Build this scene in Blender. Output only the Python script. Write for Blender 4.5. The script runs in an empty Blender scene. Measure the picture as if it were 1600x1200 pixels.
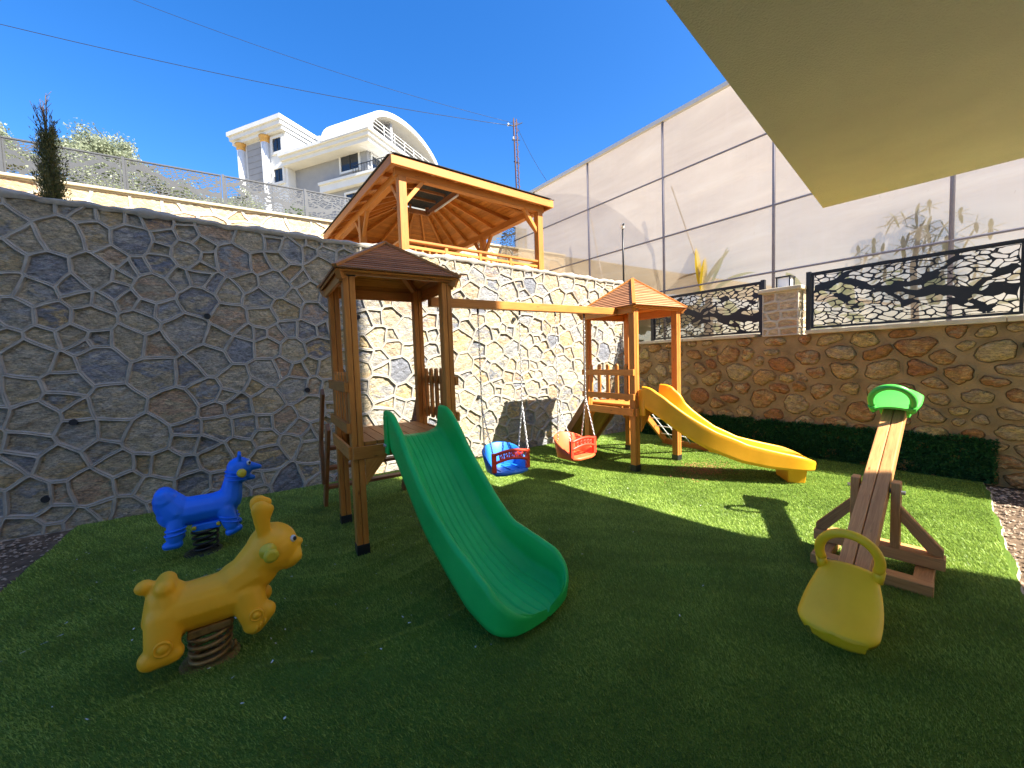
import bpy, bmesh, math, random
import numpy as np
from mathutils import Vector, Matrix

R = math.radians
rnd = random.Random(7)
nr = np.random.default_rng(11)
C = bpy.context.scene.collection
sc = bpy.context.scene

# ------------------------------------------------------------------ camera
cam_d = bpy.data.cameras.new("camera")
cam = bpy.data.objects.new("camera", cam_d)
C.objects.link(cam)
cam_d.sensor_width = 36.0
cam_d.lens = 36.0 * 622.0 / 1600.0
cam_d.clip_start = 0.05
cam_d.clip_end = 3000
PITCH, ROLL, YAW = R(3.3), R(1.9), R(-32.0)
f_ = Vector((0, math.cos(PITCH), -math.sin(PITCH)))
u0 = Vector((0, math.sin(PITCH), math.cos(PITCH)))
r0 = Vector((1, 0, 0))
r_ = math.cos(ROLL) * r0 - math.sin(ROLL) * u0
u_ = math.sin(ROLL) * r0 + math.cos(ROLL) * u0
m3 = Matrix((r_, u_, -f_)).transposed()
cam.matrix_world = Matrix.Translation((0, 0, 1.5)) @ Matrix.Rotation(YAW, 4, 'Z') @ m3.to_4x4()
sc.camera = cam

# ------------------------------------------------------------------ sky and sun
SUN_DIR = Vector((0.66, -1.25, 1.49)).normalized()      # towards the sun
SUN_EL = math.asin(SUN_DIR.z)
SUN_BEAR = math.atan2(SUN_DIR.x, SUN_DIR.y)
w = bpy.data.worlds.new("World")
sc.world = w
w.use_nodes = True
nt = w.node_tree
for n in list(nt.nodes):
    nt.nodes.remove(n)
sky = nt.nodes.new('ShaderNodeTexSky')
sky.sky_type = 'NISHITA'
sky.sun_disc = False
sky.sun_elevation = SUN_EL
sky.sun_rotation = SUN_BEAR
sky.altitude = 400
sky.air_density = 1.0
sky.dust_density = 1.2
sky.ozone_density = 3.0
hs = nt.nodes.new('ShaderNodeHueSaturation')
hs.inputs['Saturation'].default_value = 1.36
hs.inputs['Hue'].default_value = 0.508
bg = nt.nodes.new('ShaderNodeBackground')
bg.inputs['Strength'].default_value = 0.081
wo = nt.nodes.new('ShaderNodeOutputWorld')
nt.links.new(sky.outputs[0], hs.inputs['Color'])
nt.links.new(hs.outputs[0], bg.inputs[0])
nt.links.new(bg.outputs[0], wo.inputs[0])
sun_d = bpy.data.lights.new("sun", 'SUN')
sun_d.energy = 4.6
sun_d.angle = R(0.5)
sun_d.color = (1.0, 0.95, 0.86)
sun = bpy.data.objects.new("sun", sun_d)
C.objects.link(sun)
sun.rotation_euler = (-SUN_DIR).to_track_quat('-Z', 'Y').to_euler()
sun.location = (4, -8, 12)
sc.view_settings.view_transform = 'Standard'
sc.view_settings.look = 'None'
sc.view_settings.gamma = 1
sc.view_settings.use_curve_mapping = False
sc.view_settings.exposure = 2.02
sc.cycles.max_bounces = 10
sc.cycles.diffuse_bounces = 5
sc.cycles.transparent_max_bounces = 12
sc.cycles.sample_clamp_indirect = 6


# ------------------------------------------------------------------ material helpers
def newmat(name):
    m = bpy.data.materials.new(name)
    m.use_nodes = True
    t = m.node_tree
    for n in list(t.nodes):
        t.nodes.remove(n)
    o = t.nodes.new('ShaderNodeOutputMaterial')
    b = t.nodes.new('ShaderNodeBsdfPrincipled')
    t.links.new(b.outputs[0], o.inputs[0])
    return m, t, b, o


def nd(t, typ, **kw):
    n = t.nodes.new(typ)
    for k, v in kw.items():
        if k.startswith('_'):
            setattr(n, k[1:], v)
        else:
            key = k.replace('__', ' ')
            s = n.inputs[int(key[1:])] if key[0] == 'i' and key[1:].isdigit() else n.inputs[key]
            if isinstance(v, bpy.types.NodeSocket):
                t.links.new(v, s)
            else:
                s.default_value = v
    return n


def ramp(t, fac, stops, interp='LINEAR'):
    n = t.nodes.new('ShaderNodeValToRGB')
    n.color_ramp.interpolation = interp
    els = n.color_ramp.elements
    while len(els) > 1:
        els.remove(els[-1])
    els[0].position = stops[0][0]
    els[0].color = (*stops[0][1], 1)
    for p, c in stops[1:]:
        e = els.new(p)
        e.color = (*c, 1)
    t.links.new(fac, n.inputs[0])
    return n.outputs[0]


def mixc(t, fac, a, b, blend='MIX'):
    n = t.nodes.new('ShaderNodeMix')
    n.data_type = 'RGBA'
    n.blend_type = blend
    for s, v in ((n.inputs[0], fac), (n.inputs[6], a), (n.inputs[7], b)):
        if isinstance(v, bpy.types.NodeSocket):
            t.links.new(v, s)
        elif isinstance(v, (int, float)):
            s.default_value = v
        else:
            s.default_value = (*v, 1)
    return n.outputs[2]


def coords(t, kind='Object'):
    return t.nodes.new('ShaderNodeTexCoord').outputs[kind]


def noise(t, vec, scale, detail=4, rough=0.55, dist=0.0):
    n = nd(t, 'ShaderNodeTexNoise', Scale=scale, Detail=detail, Roughness=rough, Distortion=dist)
    t.links.new(vec, n.inputs['Vector'])
    return n.outputs['Fac']


def bump(t, b, h, strength=0.4, dist=0.01, prev=None):
    n = nd(t, 'ShaderNodeBump', Strength=strength, Distance=dist, Height=h)
    if prev is not None:
        t.links.new(prev, n.inputs['Normal'])
    if b is not None:
        t.links.new(n.outputs[0], b.inputs['Normal'])
    return n.outputs[0]


def attr(t, name):
    n = t.nodes.new('ShaderNodeAttribute')
    n.attribute_name = name
    return n.outputs['Fac']


def setb(b, rough=0.6, spec=0.5, metal=0.0):
    b.inputs['Roughness'].default_value = rough
    b.inputs['Specular IOR Level'].default_value = spec
    b.inputs['Metallic'].default_value = metal


def mat_wood(name, dark, light, rough=0.55, spec=0.35):
    m, t, b, o = newmat(name)
    uv = coords(t, 'UV')
    mp = nd(t, 'ShaderNodeMapping', Vector=uv)
    mp.inputs['Scale'].default_value = (1.2, 20, 1)
    g = noise(t, mp.outputs[0], 3.0, 6, 0.65, 1.2)
    mp2 = nd(t, 'ShaderNodeMapping', Vector=uv)
    mp2.inputs['Scale'].default_value = (2.5, 9, 1)
    kn = nd(t, 'ShaderNodeTexVoronoi', Scale=1.6)
    t.links.new(mp2.outputs[0], kn.inputs['Vector'])
    knot = ramp(t, kn.outputs['Distance'], [(0.03, (1, 1, 1)), (0.11, (0, 0, 0))])
    col = ramp(t, g, [(0.28, dark), (0.5, tuple((a + c) / 2 for a, c in zip(dark, light))), (0.72, light)])
    col = mixc(t, knot, col, tuple(c * 0.35 for c in dark))
    tv = ramp(t, attr(t, 'tint'), [(0, (0.72, 0.72, 0.72)), (1, (1.12, 1.12, 1.12))])
    col = mixc(t, 1.0, col, tv, 'MULTIPLY')
    w2 = noise(t, coords(t, 'Object'), 1.7, 3, 0.6)
    col = mixc(t, ramp(t, w2, [(0.4, (0, 0, 0)), (0.75, (0.45, 0.45, 0.45))]), col, tuple(c * 0.6 for c in dark))
    t.links.new(col, b.inputs['Base Color'])
    setb(b, rough, spec)
    bump(t, b, g, 0.25, 0.003)
    return m


def mat_plastic(name, col, rough=0.34, spec=0.45, fade=0.12, grain=0.12):
    m, t, b, o = newmat(name)
    oc = coords(t, 'Object')
    n1 = noise(t, oc, 2.2, 4, 0.6)
    n2 = noise(t, oc, 160, 2, 0.5)
    light = tuple(min(1, c * (1 + fade) + 0.015) for c in col)
    darkc = tuple(c * (1 - fade) for c in col)
    c1 = ramp(t, n1, [(0.3, darkc), (0.7, light)])
    sc_ = noise(t, oc, 38, 5, 0.75, 2.0)
    c1 = mixc(t, ramp(t, sc_, [(0.62, (0, 0, 0)), (0.75, (0.22, 0.22, 0.22))]), c1, tuple(c * 0.72 + 0.03 for c in col))
    t.links.new(c1, b.inputs['Base Color'])
    rr = ramp(t, sc_, [(0.3, (rough - 0.05,) * 3), (0.7, (rough + 0.14,) * 3)])
    t.links.new(rr, b.inputs['Roughness'])
    b.inputs['Specular IOR Level'].default_value = spec
    bump(t, b, n2, grain, 0.002)
    return m


def mat_plain(name, col, rough=0.6, spec=0.4, metal=0.0, var=0.12, scale=6.0, bmp=0.0, bscale=60):
    m, t, b, o = newmat(name)
    oc = coords(t, 'Object')
    n1 = noise(t, oc, scale, 5, 0.6)
    c1 = ramp(t, n1, [(0.3, tuple(c * (1 - var) for c in col)), (0.7, tuple(min(1, c * (1 + var)) for c in col))])
    t.links.new(c1, b.inputs['Base Color'])
    setb(b, rough, spec, metal)
    if bmp:
        bump(t, b, noise(t, oc, bscale, 4, 0.6), bmp, 0.01)
    return m


def mat_stone(name, palette, mix_dark, rough=0.85, speck=0.5, bscale=14, bstr=0.7):
    m, t, b, o = newmat(name)
    oc = coords(t, 'Object')
    tint = attr(t, 'tint')
    n = len(palette)
    stops = [(i / n, c) for i, c in enumerate(palette)]
    base = ramp(t, tint, stops, 'CONSTANT')
    # a second hue of the same stone family, in drifting bands
    t2 = nd(t, 'ShaderNodeMath', _operation='FRACT')
    t3 = nd(t, 'ShaderNodeMath', _operation='MULTIPLY', i0=tint, i1=7.31)
    t.links.new(t3.outputs[0], t2.inputs[0])
    alt = ramp(t, t2.outputs[0], stops, 'CONSTANT')
    off = nd(t, 'ShaderNodeVectorMath', _operation='SCALE')
    comb = nd(t, 'ShaderNodeCombineXYZ', X=tint, Y=t2.outputs[0], Z=tint)
    t.links.new(comb.outputs[0], off.inputs[0])
    off.inputs['Scale'].default_value = 37
    addv = nd(t, 'ShaderNodeVectorMath', _operation='ADD')
    t.links.new(oc, addv.inputs[0])
    t.links.new(off.outputs[0], addv.inputs[1])
    mpv = nd(t, 'ShaderNodeMapping', Vector=addv.outputs[0])
    mpv.inputs['Rotation'].default_value = (0.3, 0.5, 0.2)
    mpv.inputs['Scale'].default_value = (1, 1, 2.2)
    big = noise(t, mpv.outputs[0], 4.5, 6, 0.68, 0.8)
    col = mixc(t, ramp(t, big, [(0.46, (0, 0, 0)), (0.54, (0.85, 0.85, 0.85))]), base, alt)
    fine = noise(t, mpv.outputs[0], 34, 6, 0.72, 0.4)
    col = mixc(t, ramp(t, fine, [(0.34, (speck,) * 3), (0.56, (0, 0, 0))]), col, mix_dark)
    light = ramp(t, noise(t, mpv.outputs[0], 11, 5, 0.7), [(0.3, (0.62, 0.62, 0.63)), (0.5, (0.98, 0.98, 0.98)), (0.7, (1.28, 1.27, 1.24))])
    col = mixc(t, 1.0, col, light, 'MULTIPLY')
    t.links.new(col, b.inputs['Base Color'])
    setb(b, rough, 0.25)
    b1 = bump(t, None, noise(t, mpv.outputs[0], bscale, 8, 0.76, 0.6), bstr, 0.06)
    bump(t, b, fine, 0.4, 0.008, b1)
    return m


M = {}
M['wood'] = mat_wood('stained_wood', (0.45, 0.145, 0.022), (0.70, 0.29, 0.052))
M['wood_dark'] = mat_wood('darker_brown_wood', (0.24, 0.09, 0.03), (0.42, 0.18, 0.065))  # darker copy of the wood for ladders, hand boards and lantern frame
M['roof_wood'] = mat_wood('red_brown_roof_planks', (0.36, 0.15, 0.065), (0.60, 0.29, 0.13), 0.6)
M['pav_wood'] = mat_wood('honey_wood', (0.44, 0.145, 0.02), (0.66, 0.27, 0.048))
M['see_wood'] = mat_wood('seesaw_wood', (0.46, 0.19, 0.06), (0.74, 0.39, 0.14))
M['black'] = mat_plain('black_metal', (0.015, 0.015, 0.017), 0.45, 0.5)
M['fence'] = mat_plain('anthracite_powder_coat', (0.075, 0.077, 0.08), 0.42, 0.5, 0, 0.08)
M['fence_shaded'] = mat_plain('shaded_powder_coat', (0.014, 0.014, 0.016), 0.45, 0.4, 0, 0.08)  # same grey coat, with the shade on the right panels put into the colour
M['green'] = mat_plastic('green_plastic', (0.008, 0.48, 0.085), 0.40, 0.3)
M['yellow'] = mat_plastic('yellow_plastic', (0.82, 0.36, 0.008), 0.36, 0.45)
M['bear_yellow'] = mat_plastic('ochre_yellow_plastic', (0.95, 0.43, 0.010), 0.42, 0.3)
M['blue'] = mat_plastic('blue_plastic', (0.004, 0.17, 0.88), 0.42, 0.45)
M['swing_blue'] = mat_plastic('bright_blue_plastic', (0.01, 0.17, 0.62), 0.34, 0.45)
M['orange'] = mat_plastic('orange_plastic', (0.72, 0.12, 0.03), 0.4, 0.4)
M['red'] = mat_plastic('red_plastic', (0.70, 0.045, 0.015), 0.38, 0.4)
M['lime'] = mat_plastic('lime_plastic', (0.06, 0.46, 0.05), 0.34, 0.45)
M['mustard'] = mat_plastic('mustard_plastic', (0.95, 0.56, 0.010), 0.42, 0.4)
M['knob'] = mat_plastic('lemon_plastic', (0.62, 0.50, 0.03), 0.35, 0.4)
M['white'] = mat_plain('white_paint', (0.66, 0.66, 0.64), 0.6, 0.3, 0, 0.04, 1.5)
M['steel'] = mat_plain('galvanised_steel', (0.62, 0.62, 0.6), 0.35, 0.5, 0.9)
M['spring_black'] = mat_plain('black_spring_steel', (0.02, 0.02, 0.022), 0.35, 0.5, 0.3)
M['spring_tan'] = mat_plain('rusty_spring_steel', (0.28, 0.16, 0.05), 0.5, 0.5, 0.4, 0.4, 30)
M['rope'] = mat_plain('white_rope', (0.72, 0.72, 0.7), 0.8, 0.2, 0, 0.15, 90)
M['mortar'] = mat_plain('grey_mortar', (0.37, 0.335, 0.28), 0.92, 0.15, 0, 0.2, 9, 0.6, 70)
M['mortar_light'] = mat_plain('cream_mortar', (0.52, 0.46, 0.36), 0.92, 0.15, 0, 0.2, 9, 0.5, 60)
M['mortar_brown'] = mat_plain('brown_mortar', (0.27, 0.185, 0.088), 0.92, 0.15, 0, 0.34, 3.5, 0.9, 34)
M['stone'] = mat_stone('quarry_stone', [(0.70, 0.57, 0.35), (0.42, 0.42, 0.43), (0.72, 0.53, 0.27), (0.64, 0.56, 0.41), (0.58, 0.49, 0.34),
                                        (0.30, 0.31, 0.345), (0.75, 0.63, 0.43), (0.54, 0.50, 0.43), (0.70, 0.47, 0.29), (0.66, 0.58, 0.44), (0.70, 0.57, 0.36), (0.46, 0.45, 0.43)],
                       (0.12, 0.11, 0.10), 0.85, 0.72, 16, 1.0)
M['stone_yellow'] = mat_stone('yellow_field_stone', [(0.60, 0.47, 0.29), (0.56, 0.39, 0.22), (0.64, 0.54, 0.37), (0.54, 0.42, 0.25), (0.58, 0.37, 0.22)],
                              (0.30, 0.18, 0.08))
M['stone_rust'] = mat_stone('rusty_field_stone', [(0.70, 0.44, 0.17), (0.62, 0.31, 0.10), (0.74, 0.56, 0.28), (0.68, 0.50, 0.25), (0.58, 0.27, 0.10), (0.76, 0.56, 0.22), (0.62, 0.45, 0.24)],
                            (0.15, 0.065, 0.025), 0.85, 0.62, 22, 1.0)
M['cap'] = mat_plain('limestone_cap', (0.52, 0.45, 0.31), 0.85, 0.2, 0, 0.14, 7, 0.35, 50)
M['soffit'] = mat_plain('cream_textured_render', (0.82, 0.77, 0.50), 0.92, 0.12, 0, 0.05, 2.2, 0.9, 110)
M['wallcream'] = mat_plain('cream_render', (0.74, 0.69, 0.56), 0.9, 0.15, 0, 0.05, 3)
M['grey_render'] = mat_plain('grey_render', (0.30, 0.305, 0.32), 0.85, 0.2, 0, 0.06, 2)
M['gold'] = mat_plain('gilded_plaster', (0.62, 0.34, 0.08), 0.5, 0.5, 0.2, 0.1, 8)
M['shingle'] = mat_plain('dark_shingles', (0.07, 0.068, 0.066), 0.85, 0.2, 0, 0.35, 26, 0.5, 60)
M['soil'] = mat_plain('dark_soil', (0.13, 0.09, 0.058), 0.95, 0.1, 0, 0.45, 12, 1.0, 40)
M['pebble'] = mat_plain('pebbles', (0.34, 0.255, 0.18), 0.9, 0.2, 0, 0.4, 22)
M['dry'] = mat_plain('dry_hillside', (0.30, 0.25, 0.15), 0.95, 0.1, 0, 0.35, 0.7, 0.5, 5)
M['purple_frame'] = mat_plain('grey_steel_tube', (0.24, 0.22, 0.24), 0.5, 0.4, 0.2, 0.1)
M['lamp_panel'] = mat_plain('opal_glass', (0.82, 0.83, 0.85), 0.35, 0.4, 0, 0.02)


def mat_glass(name):
    m, t, b, o = newmat(name)
    b.inputs['Base Color'].default_value = (0.02, 0.025, 0.035, 1)
    setb(b, 0.06, 0.6)
    return m


M['pane'] = mat_glass('dark_window_glass')


def mat_leaf(name, cols, trans=0.35, rough=0.5):
    m, t, b, o = newmat(name)
    c = ramp(t, attr(t, 'tint'), [(i / max(1, len(cols) - 1), k) for i, k in enumerate(cols)])
    t.links.new(c, b.inputs['Base Color'])
    setb(b, rough, 0.3)
    tr = nd(t, 'ShaderNodeBsdfTranslucent', Color=c)
    mx = nd(t, 'ShaderNodeMixShader', Fac=trans)
    t.links.new(b.outputs[0], mx.inputs[1])
    t.links.new(tr.outputs[0], mx.inputs[2])
    t.links.new(mx.outputs[0], o.inputs[0])
    return m


M['olive_leaf'] = mat_leaf('olive_leaf', [(0.14, 0.17, 0.09), (0.26, 0.29, 0.18), (0.42, 0.45, 0.33)])
M['cypress_leaf'] = mat_leaf('cypress_leaf', [(0.05, 0.06, 0.014), (0.11, 0.11, 0.025), (0.20, 0.165, 0.045)], 0.2)
M['hedge_leaf'] = mat_leaf('plastic_hedge_leaf', [(0.015, 0.06, 0.022), (0.03, 0.12, 0.035), (0.07, 0.20, 0.055)], 0.15)
M['grass_blade'] = mat_leaf('plastic_grass_blade', [(0.14, 0.21, 0.045), (0.28, 0.40, 0.07), (0.44, 0.56, 0.13)], 0.3, 0.45)
M['bush_leaf'] = mat_leaf('bush_leaf', [(0.04, 0.07, 0.02), (0.08, 0.13, 0.035), (0.15, 0.19, 0.07)])
M['banana_leaf'] = mat_leaf('banana_leaf', [(0.05, 0.16, 0.03), (0.07, 0.20, 0.05)], 0.4)
M['yellow_leaf'] = mat_leaf('yellow_leaf', [(0.75, 0.55, 0.02), (0.8, 0.62, 0.05)], 0.4)
M['brown_leaf'] = mat_leaf('brown_leaf', [(0.12, 0.05, 0.015), (0.2, 0.09, 0.03)], 0.2)
M['bark'] = mat_plain('bark', (0.13, 0.09, 0.06), 0.95, 0.1, 0, 0.3, 20, 0.8, 40)


def mat_turf():
    m, t, b, o = newmat('artificial_turf')
    oc = coords(t, 'Object')
    fine = noise(t, oc, 190, 3, 0.6)
    mid = noise(t, oc, 9, 5, 0.65)
    big = noise(t, oc, 1.1, 4, 0.6)
    c = ramp(t, fine, [(0.3, (0.07, 0.13, 0.02)), (0.6, (0.19, 0.30, 0.035)), (0.8, (0.3, 0.42, 0.07))])
    c = mixc(t, ramp(t, mid, [(0.35, (0.3, 0.3, 0.3)), (0.7, (0, 0, 0))]), c, (0.05, 0.12, 0.015))
    c = mixc(t, ramp(t, big, [(0.45, (0, 0, 0)), (0.7, (0.25, 0.25, 0.25))]), c, (0.13, 0.2, 0.03))
    t.links.new(c, b.inputs['Base Color'])
    setb(b, 0.8, 0.15)
    bump(t, b, fine, 0.9, 0.02)
    return m


M['turf'] = mat_turf()


def mat_film(name, clear):
    m, t, b, o = newmat(name)
    oc = coords(t, 'Object')
    mp = nd(t, 'ShaderNodeMapping', Vector=oc)
    mp.inputs['Scale'].default_value = (1, 0.35, 1.6)
    n1 = noise(t, mp.outputs[0], 0.9, 5, 0.6, 0.6)
    n2 = noise(t, oc, 4.5, 7, 0.75, 2.5)
    col = ramp(t, n1, [(0.3, (0.49, 0.395, 0.275)), (0.55, (0.58, 0.485, 0.355)), (0.75, (0.64, 0.56, 0.435))])
    stain = ramp(t, n2, [(0.64, (0, 0, 0)), (0.69, (0.6, 0.6, 0.6))])
    col = mixc(t, stain, col, (0.42, 0.33, 0.22))
    streak = nd(t, 'ShaderNodeMapping', Vector=oc)
    streak.inputs['Scale'].default_value = (3, 3, 0.16)
    col = mixc(t, ramp(t, noise(t, streak.outputs[0], 2.4, 5, 0.7), [(0.5, (0, 0, 0)), (0.8, (0.35, 0.35, 0.35))]), col, (0.6, 0.5, 0.4))
    b.inputs['Roughness'].default_value = 0.3
    t.links.new(col, b.inputs['Base Color'])
    bp = bump(t, b, n1, 0.5, 0.15)
    tr = nd(t, 'ShaderNodeBsdfTranslucent', Color=col)
    tp = nd(t, 'ShaderNodeBsdfTransparent')
    tp.inputs[0].default_value = (1, 0.98, 0.95, 1)
    a = nd(t, 'ShaderNodeMixShader', Fac=0.62)
    t.links.new(b.outputs[0], a.inputs[1])
    t.links.new(tr.outputs[0], a.inputs[2])
    c2 = nd(t, 'ShaderNodeMixShader', Fac=clear)
    t.links.new(a.outputs[0], c2.inputs[1])
    t.links.new(tp.outputs[0], c2.inputs[2])
    t.links.new(c2.outputs[0], o.inputs[0])
    return m


M['film'] = mat_film('greenhouse_film', 0.32)
M['roof_film'] = mat_film('clear_roof_film', 0.5)
M['sand'] = mat_plain('pale_dry_floor', (0.55, 0.45, 0.33), 0.95, 0.1, 0, 0.2, 2)
M['bounce_paving'] = mat_plain('pale_bounce_surface', (0.80, 0.74, 0.62), 0.85, 0.2, 0, 0.10, 1.5)  # bright tone for the added floor that reflects sunlight


# ------------------------------------------------------------------ object helpers
def tag(o, label=None, cat=None, group=None, kind=None):
    if label:
        o['label'] = label
    if cat:
        o['category'] = cat
    if group:
        o['group'] = group
    if kind:
        o['kind'] = kind
    return o


def thing(name, label, cat, loc=(0, 0, 0), rz=0.0, group=None):
    o = bpy.data.objects.new(name, None)
    o.empty_display_size = 0.2
    C.objects.link(o)
    o.location = loc
    o.rotation_euler = (0, 0, rz)
    return tag(o, label, cat, group)


def copy_tree(o, parent=None):
    c = o.copy()
    C.objects.link(c)
    if parent is not None:
        c.parent = parent
    for ch in list(o.children):
        copy_tree(ch, c)
    return c


class MB:
    """collects shapes in world (or thing-local) coordinates for ONE mesh"""

    def __init__(s):
        s.v, s.f, s.uv, s.t, s.m, s.sm = [], [], [], [], [], []

    def face(s, idx, uv=None, tint=0.5, mi=0, smooth=False):
        s.f.append(tuple(idx))
        s.uv.append(uv or [(s.v[i][0], s.v[i][1]) for i in idx])
        s.t.append(tint)
        s.m.append(mi)
        s.sm.append(smooth)

    def beam(s, p0, p1, w, h, up=(0, 0, 1), mi=0, tint=None, taper=1.0):
        """box from p0 to p1, w across, h along up"""
        p0, p1 = Vector(p0), Vector(p1)
        d = (p1 - p0)
        L = d.length
        d = d / L
        up = Vector(up)
        if abs(d.dot(up)) > 0.97:
            up = Vector((0, 1, 0)) if abs(d.y) < 0.9 else Vector((1, 0, 0))
        sd = d.cross(up).normalized()
        up = sd.cross(d).normalized()
        b = len(s.v)
        for P, k in ((p0, 1.0), (p1, taper)):
            for a, c in ((-1, -1), (1, -1), (1, 1), (-1, 1)):
                s.v.append(tuple(P + sd * (a * w * 0.5 * k) + up * (c * h * 0.5 * k)))
        ou, ov = rnd.random() * 50, rnd.random() * 50
        tint = rnd.random() if tint is None else tint
        q = [(0, 3, 2, 1), (4, 5, 6, 7), (0, 1, 5, 4), (1, 2, 6, 5), (2, 3, 7, 6), (3, 0, 4, 7)]
        dims = [None, None, w, h, w, h]
        for k, fc in enumerate(q):
            if k < 2:
                uv = [(ou, ov), (ou, ov + h), (ou + 0.02, ov + h), (ou + 0.02, ov)]
            else:
                o2 = ov + k * 0.37
                uv = [(ou, o2), (ou, o2 + dims[k]), (ou + L, o2 + dims[k]), (ou + L, o2)]
            s.face([b + i for i in fc], uv, tint, mi)
        return s

    def box(s, x0, x1, y0, y1, z0, z1, mi=0, tint=None):
        dx, dy, dz = x1 - x0, y1 - y0, z1 - z0
        cx, cy, cz = (x0 + x1) / 2, (y0 + y1) / 2, (z0 + z1) / 2
        if dz >= dx and dz >= dy:
            return s.beam((cx, cy, z0), (cx, cy, z1), dx, dy, (0, 1, 0), mi, tint)
        if dx >= dy:
            return s.beam((x0, cy, cz), (x1, cy, cz), dy, dz, (0, 0, 1), mi, tint)
        return s.beam((cx, y0, cz), (cx, y1, cz), dx, dz, (0, 0, 1), mi, tint)

    def tube(s, pts, r, n=8, closed=False, mi=0, smooth=True, cap=True):
        pts = [Vector(p) for p in pts]
        N = len(pts)
        rs = r if isinstance(r, (list, tuple)) else [r] * N
        b = len(s.v)
        prev = None
        for i, p in enumerate(pts):
            if closed:
                d = pts[(i + 1) % N] - pts[i - 1]
            else:
                d = pts[min(i + 1, N - 1)] - pts[max(i - 1, 0)]
            d.normalize()
            if prev is None:
                a = Vector((0, 0, 1)) if abs(d.z) < 0.9 else Vector((1, 0, 0))
                sd = d.cross(a).normalized()
            else:
                sd = (prev - d * prev.dot(d)).normalized()
            prev = sd
            up = d.cross(sd)
            for k in range(n):
                an = 2 * math.pi * k / n
                s.v.append(tuple(p + sd * (math.cos(an) * rs[i]) + up * (math.sin(an) * rs[i])))
        tint = rnd.random()
        for i in range(N if closed else N - 1):
            j = (i + 1) % N
            for k in range(n):
                l = (k + 1) % n
                s.face((b + i * n + k, b + i * n + l, b + j * n + l, b + j * n + k), [(i * .1, k * .02), (i * .1, k * .02 + .02), (i * .1 + .1, k * .02 + .02), (i * .1 + .1, k * .02)], tint, mi, smooth)
        if not closed and cap:
            s.face([b + k for k in range(n)][::-1], None, tint, mi)
            s.face([b + (N - 1) * n + k for k in range(n)], None, tint, mi)
        return s

    def lathe(s, prof, center=(0, 0, 0), axis=(0, 0, 1), n=20, mi=0, smooth=True):
        """prof: list of (radius, along)"""
        ax = Vector(axis).normalized()
        a = Vector((1, 0, 0)) if abs(ax.x) < 0.9 else Vector((0, 1, 0))
        e1 = ax.cross(a).normalized()
        e2 = ax.cross(e1)
        c = Vector(center)
        b = len(s.v)
        for r, h in prof:
            for k in range(n):
                an = 2 * math.pi * k / n
                s.v.append(tuple(c + ax * h + (e1 * math.cos(an) + e2 * math.sin(an)) * r))
        for i in range(len(prof) - 1):
            for k in range(n):
                l = (k + 1) % n
                s.face((b + i * n + k, b + i * n + l, b + (i + 1) * n + l, b + (i + 1) * n + k), None, 0.5, mi, smooth)
        s.face([b + k for k in range(n)][::-1], None, .5, mi)
        s.face([b + (len(prof) - 1) * n + k for k in range(n)], None, .5, mi)
        return s

    def prism(s, poly, off, mi=0, tint=None):
        """closed polygon (3-D points) extruded by vector off"""
        b = len(s.v)
        n = len(poly)
        off = Vector(off)
        for p in poly:
            s.v.append(tuple(p))
        for p in poly:
            s.v.append(tuple(Vector(p) + off))
        tint = rnd.random() if tint is None else tint
        ou = rnd.random() * 40
        P = [Vector(p) for p in poly]
        e = max(((P[(i + 1) % n] - P[i]) for i in range(n)), key=lambda q: q.length).normalized()
        nn = off.normalized().cross(e)
        uvp = [(ou + p.dot(e), ou + p.dot(nn)) for p in P]
        s.face(list(range(b, b + n))[::-1], uvp[::-1], tint, mi)
        s.face(list(range(b + n, b + 2 * n)), uvp, tint, mi)
        for i in range(n):
            j = (i + 1) % n
            L = (P[j] - P[i]).length
            s.face((b + i, b + j, b + n + j, b + n + i), [(ou, ou), (ou + L, ou), (ou + L, ou + off.length), (ou, ou + off.length)], tint, mi)
        return s

    def grid(s, P, mi=0, smooth=True, closed_v=False, tint=0.5):
        """P[i][j] -> quads"""
        b = len(s.v)
        ni, nj = len(P), len(P[0])
        for row in P:
            for p in row:
                s.v.append(tuple(p))
        for i in range(ni - 1):
            for j in range(nj if closed_v else nj - 1):
                k = (j + 1) % nj
                s.face((b + i * nj + j, b + i * nj + k, b + (i + 1) * nj + k, b + (i + 1) * nj + j), [(i * .05, j * .05), (i * .05, j * .05 + .05), (i * .05 + .05, j * .05 + .05), (i * .05 + .05, j * .05)], tint, mi, smooth)
        return s

    def mesh(s, name, mats, org=(0, 0, 0), rz=0.0):
        me = bpy.data.meshes.new(name)
        V = np.array(s.v, dtype=np.float64) - np.array(org)
        if rz:
            c, q = math.cos(-rz), math.sin(-rz)
            V = np.stack([V[:, 0] * c - V[:, 1] * q, V[:, 0] * q + V[:, 1] * c, V[:, 2]], 1)
        me.from_pydata(V.tolist(), [], s.f)
        uvl = me.uv_layers.new(name='UVMap')
        flat = np.array([c for u in s.uv for p in u for c in p], dtype=np.float32)
        uvl.data.foreach_set('uv', flat)
        a = me.attributes.new('tint', 'FLOAT', 'FACE')
        a.data.foreach_set('value', np.array(s.t, dtype=np.float32))
        me.polygons.foreach_set('material_index', np.array(s.m, dtype=np.int32))
        me.polygons.foreach_set('use_smooth', np.array(s.sm, dtype=bool))
        for m in (mats if isinstance(mats, (list, tuple)) else [mats]):
            me.materials.append(m)
        me.update()
        return me

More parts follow.
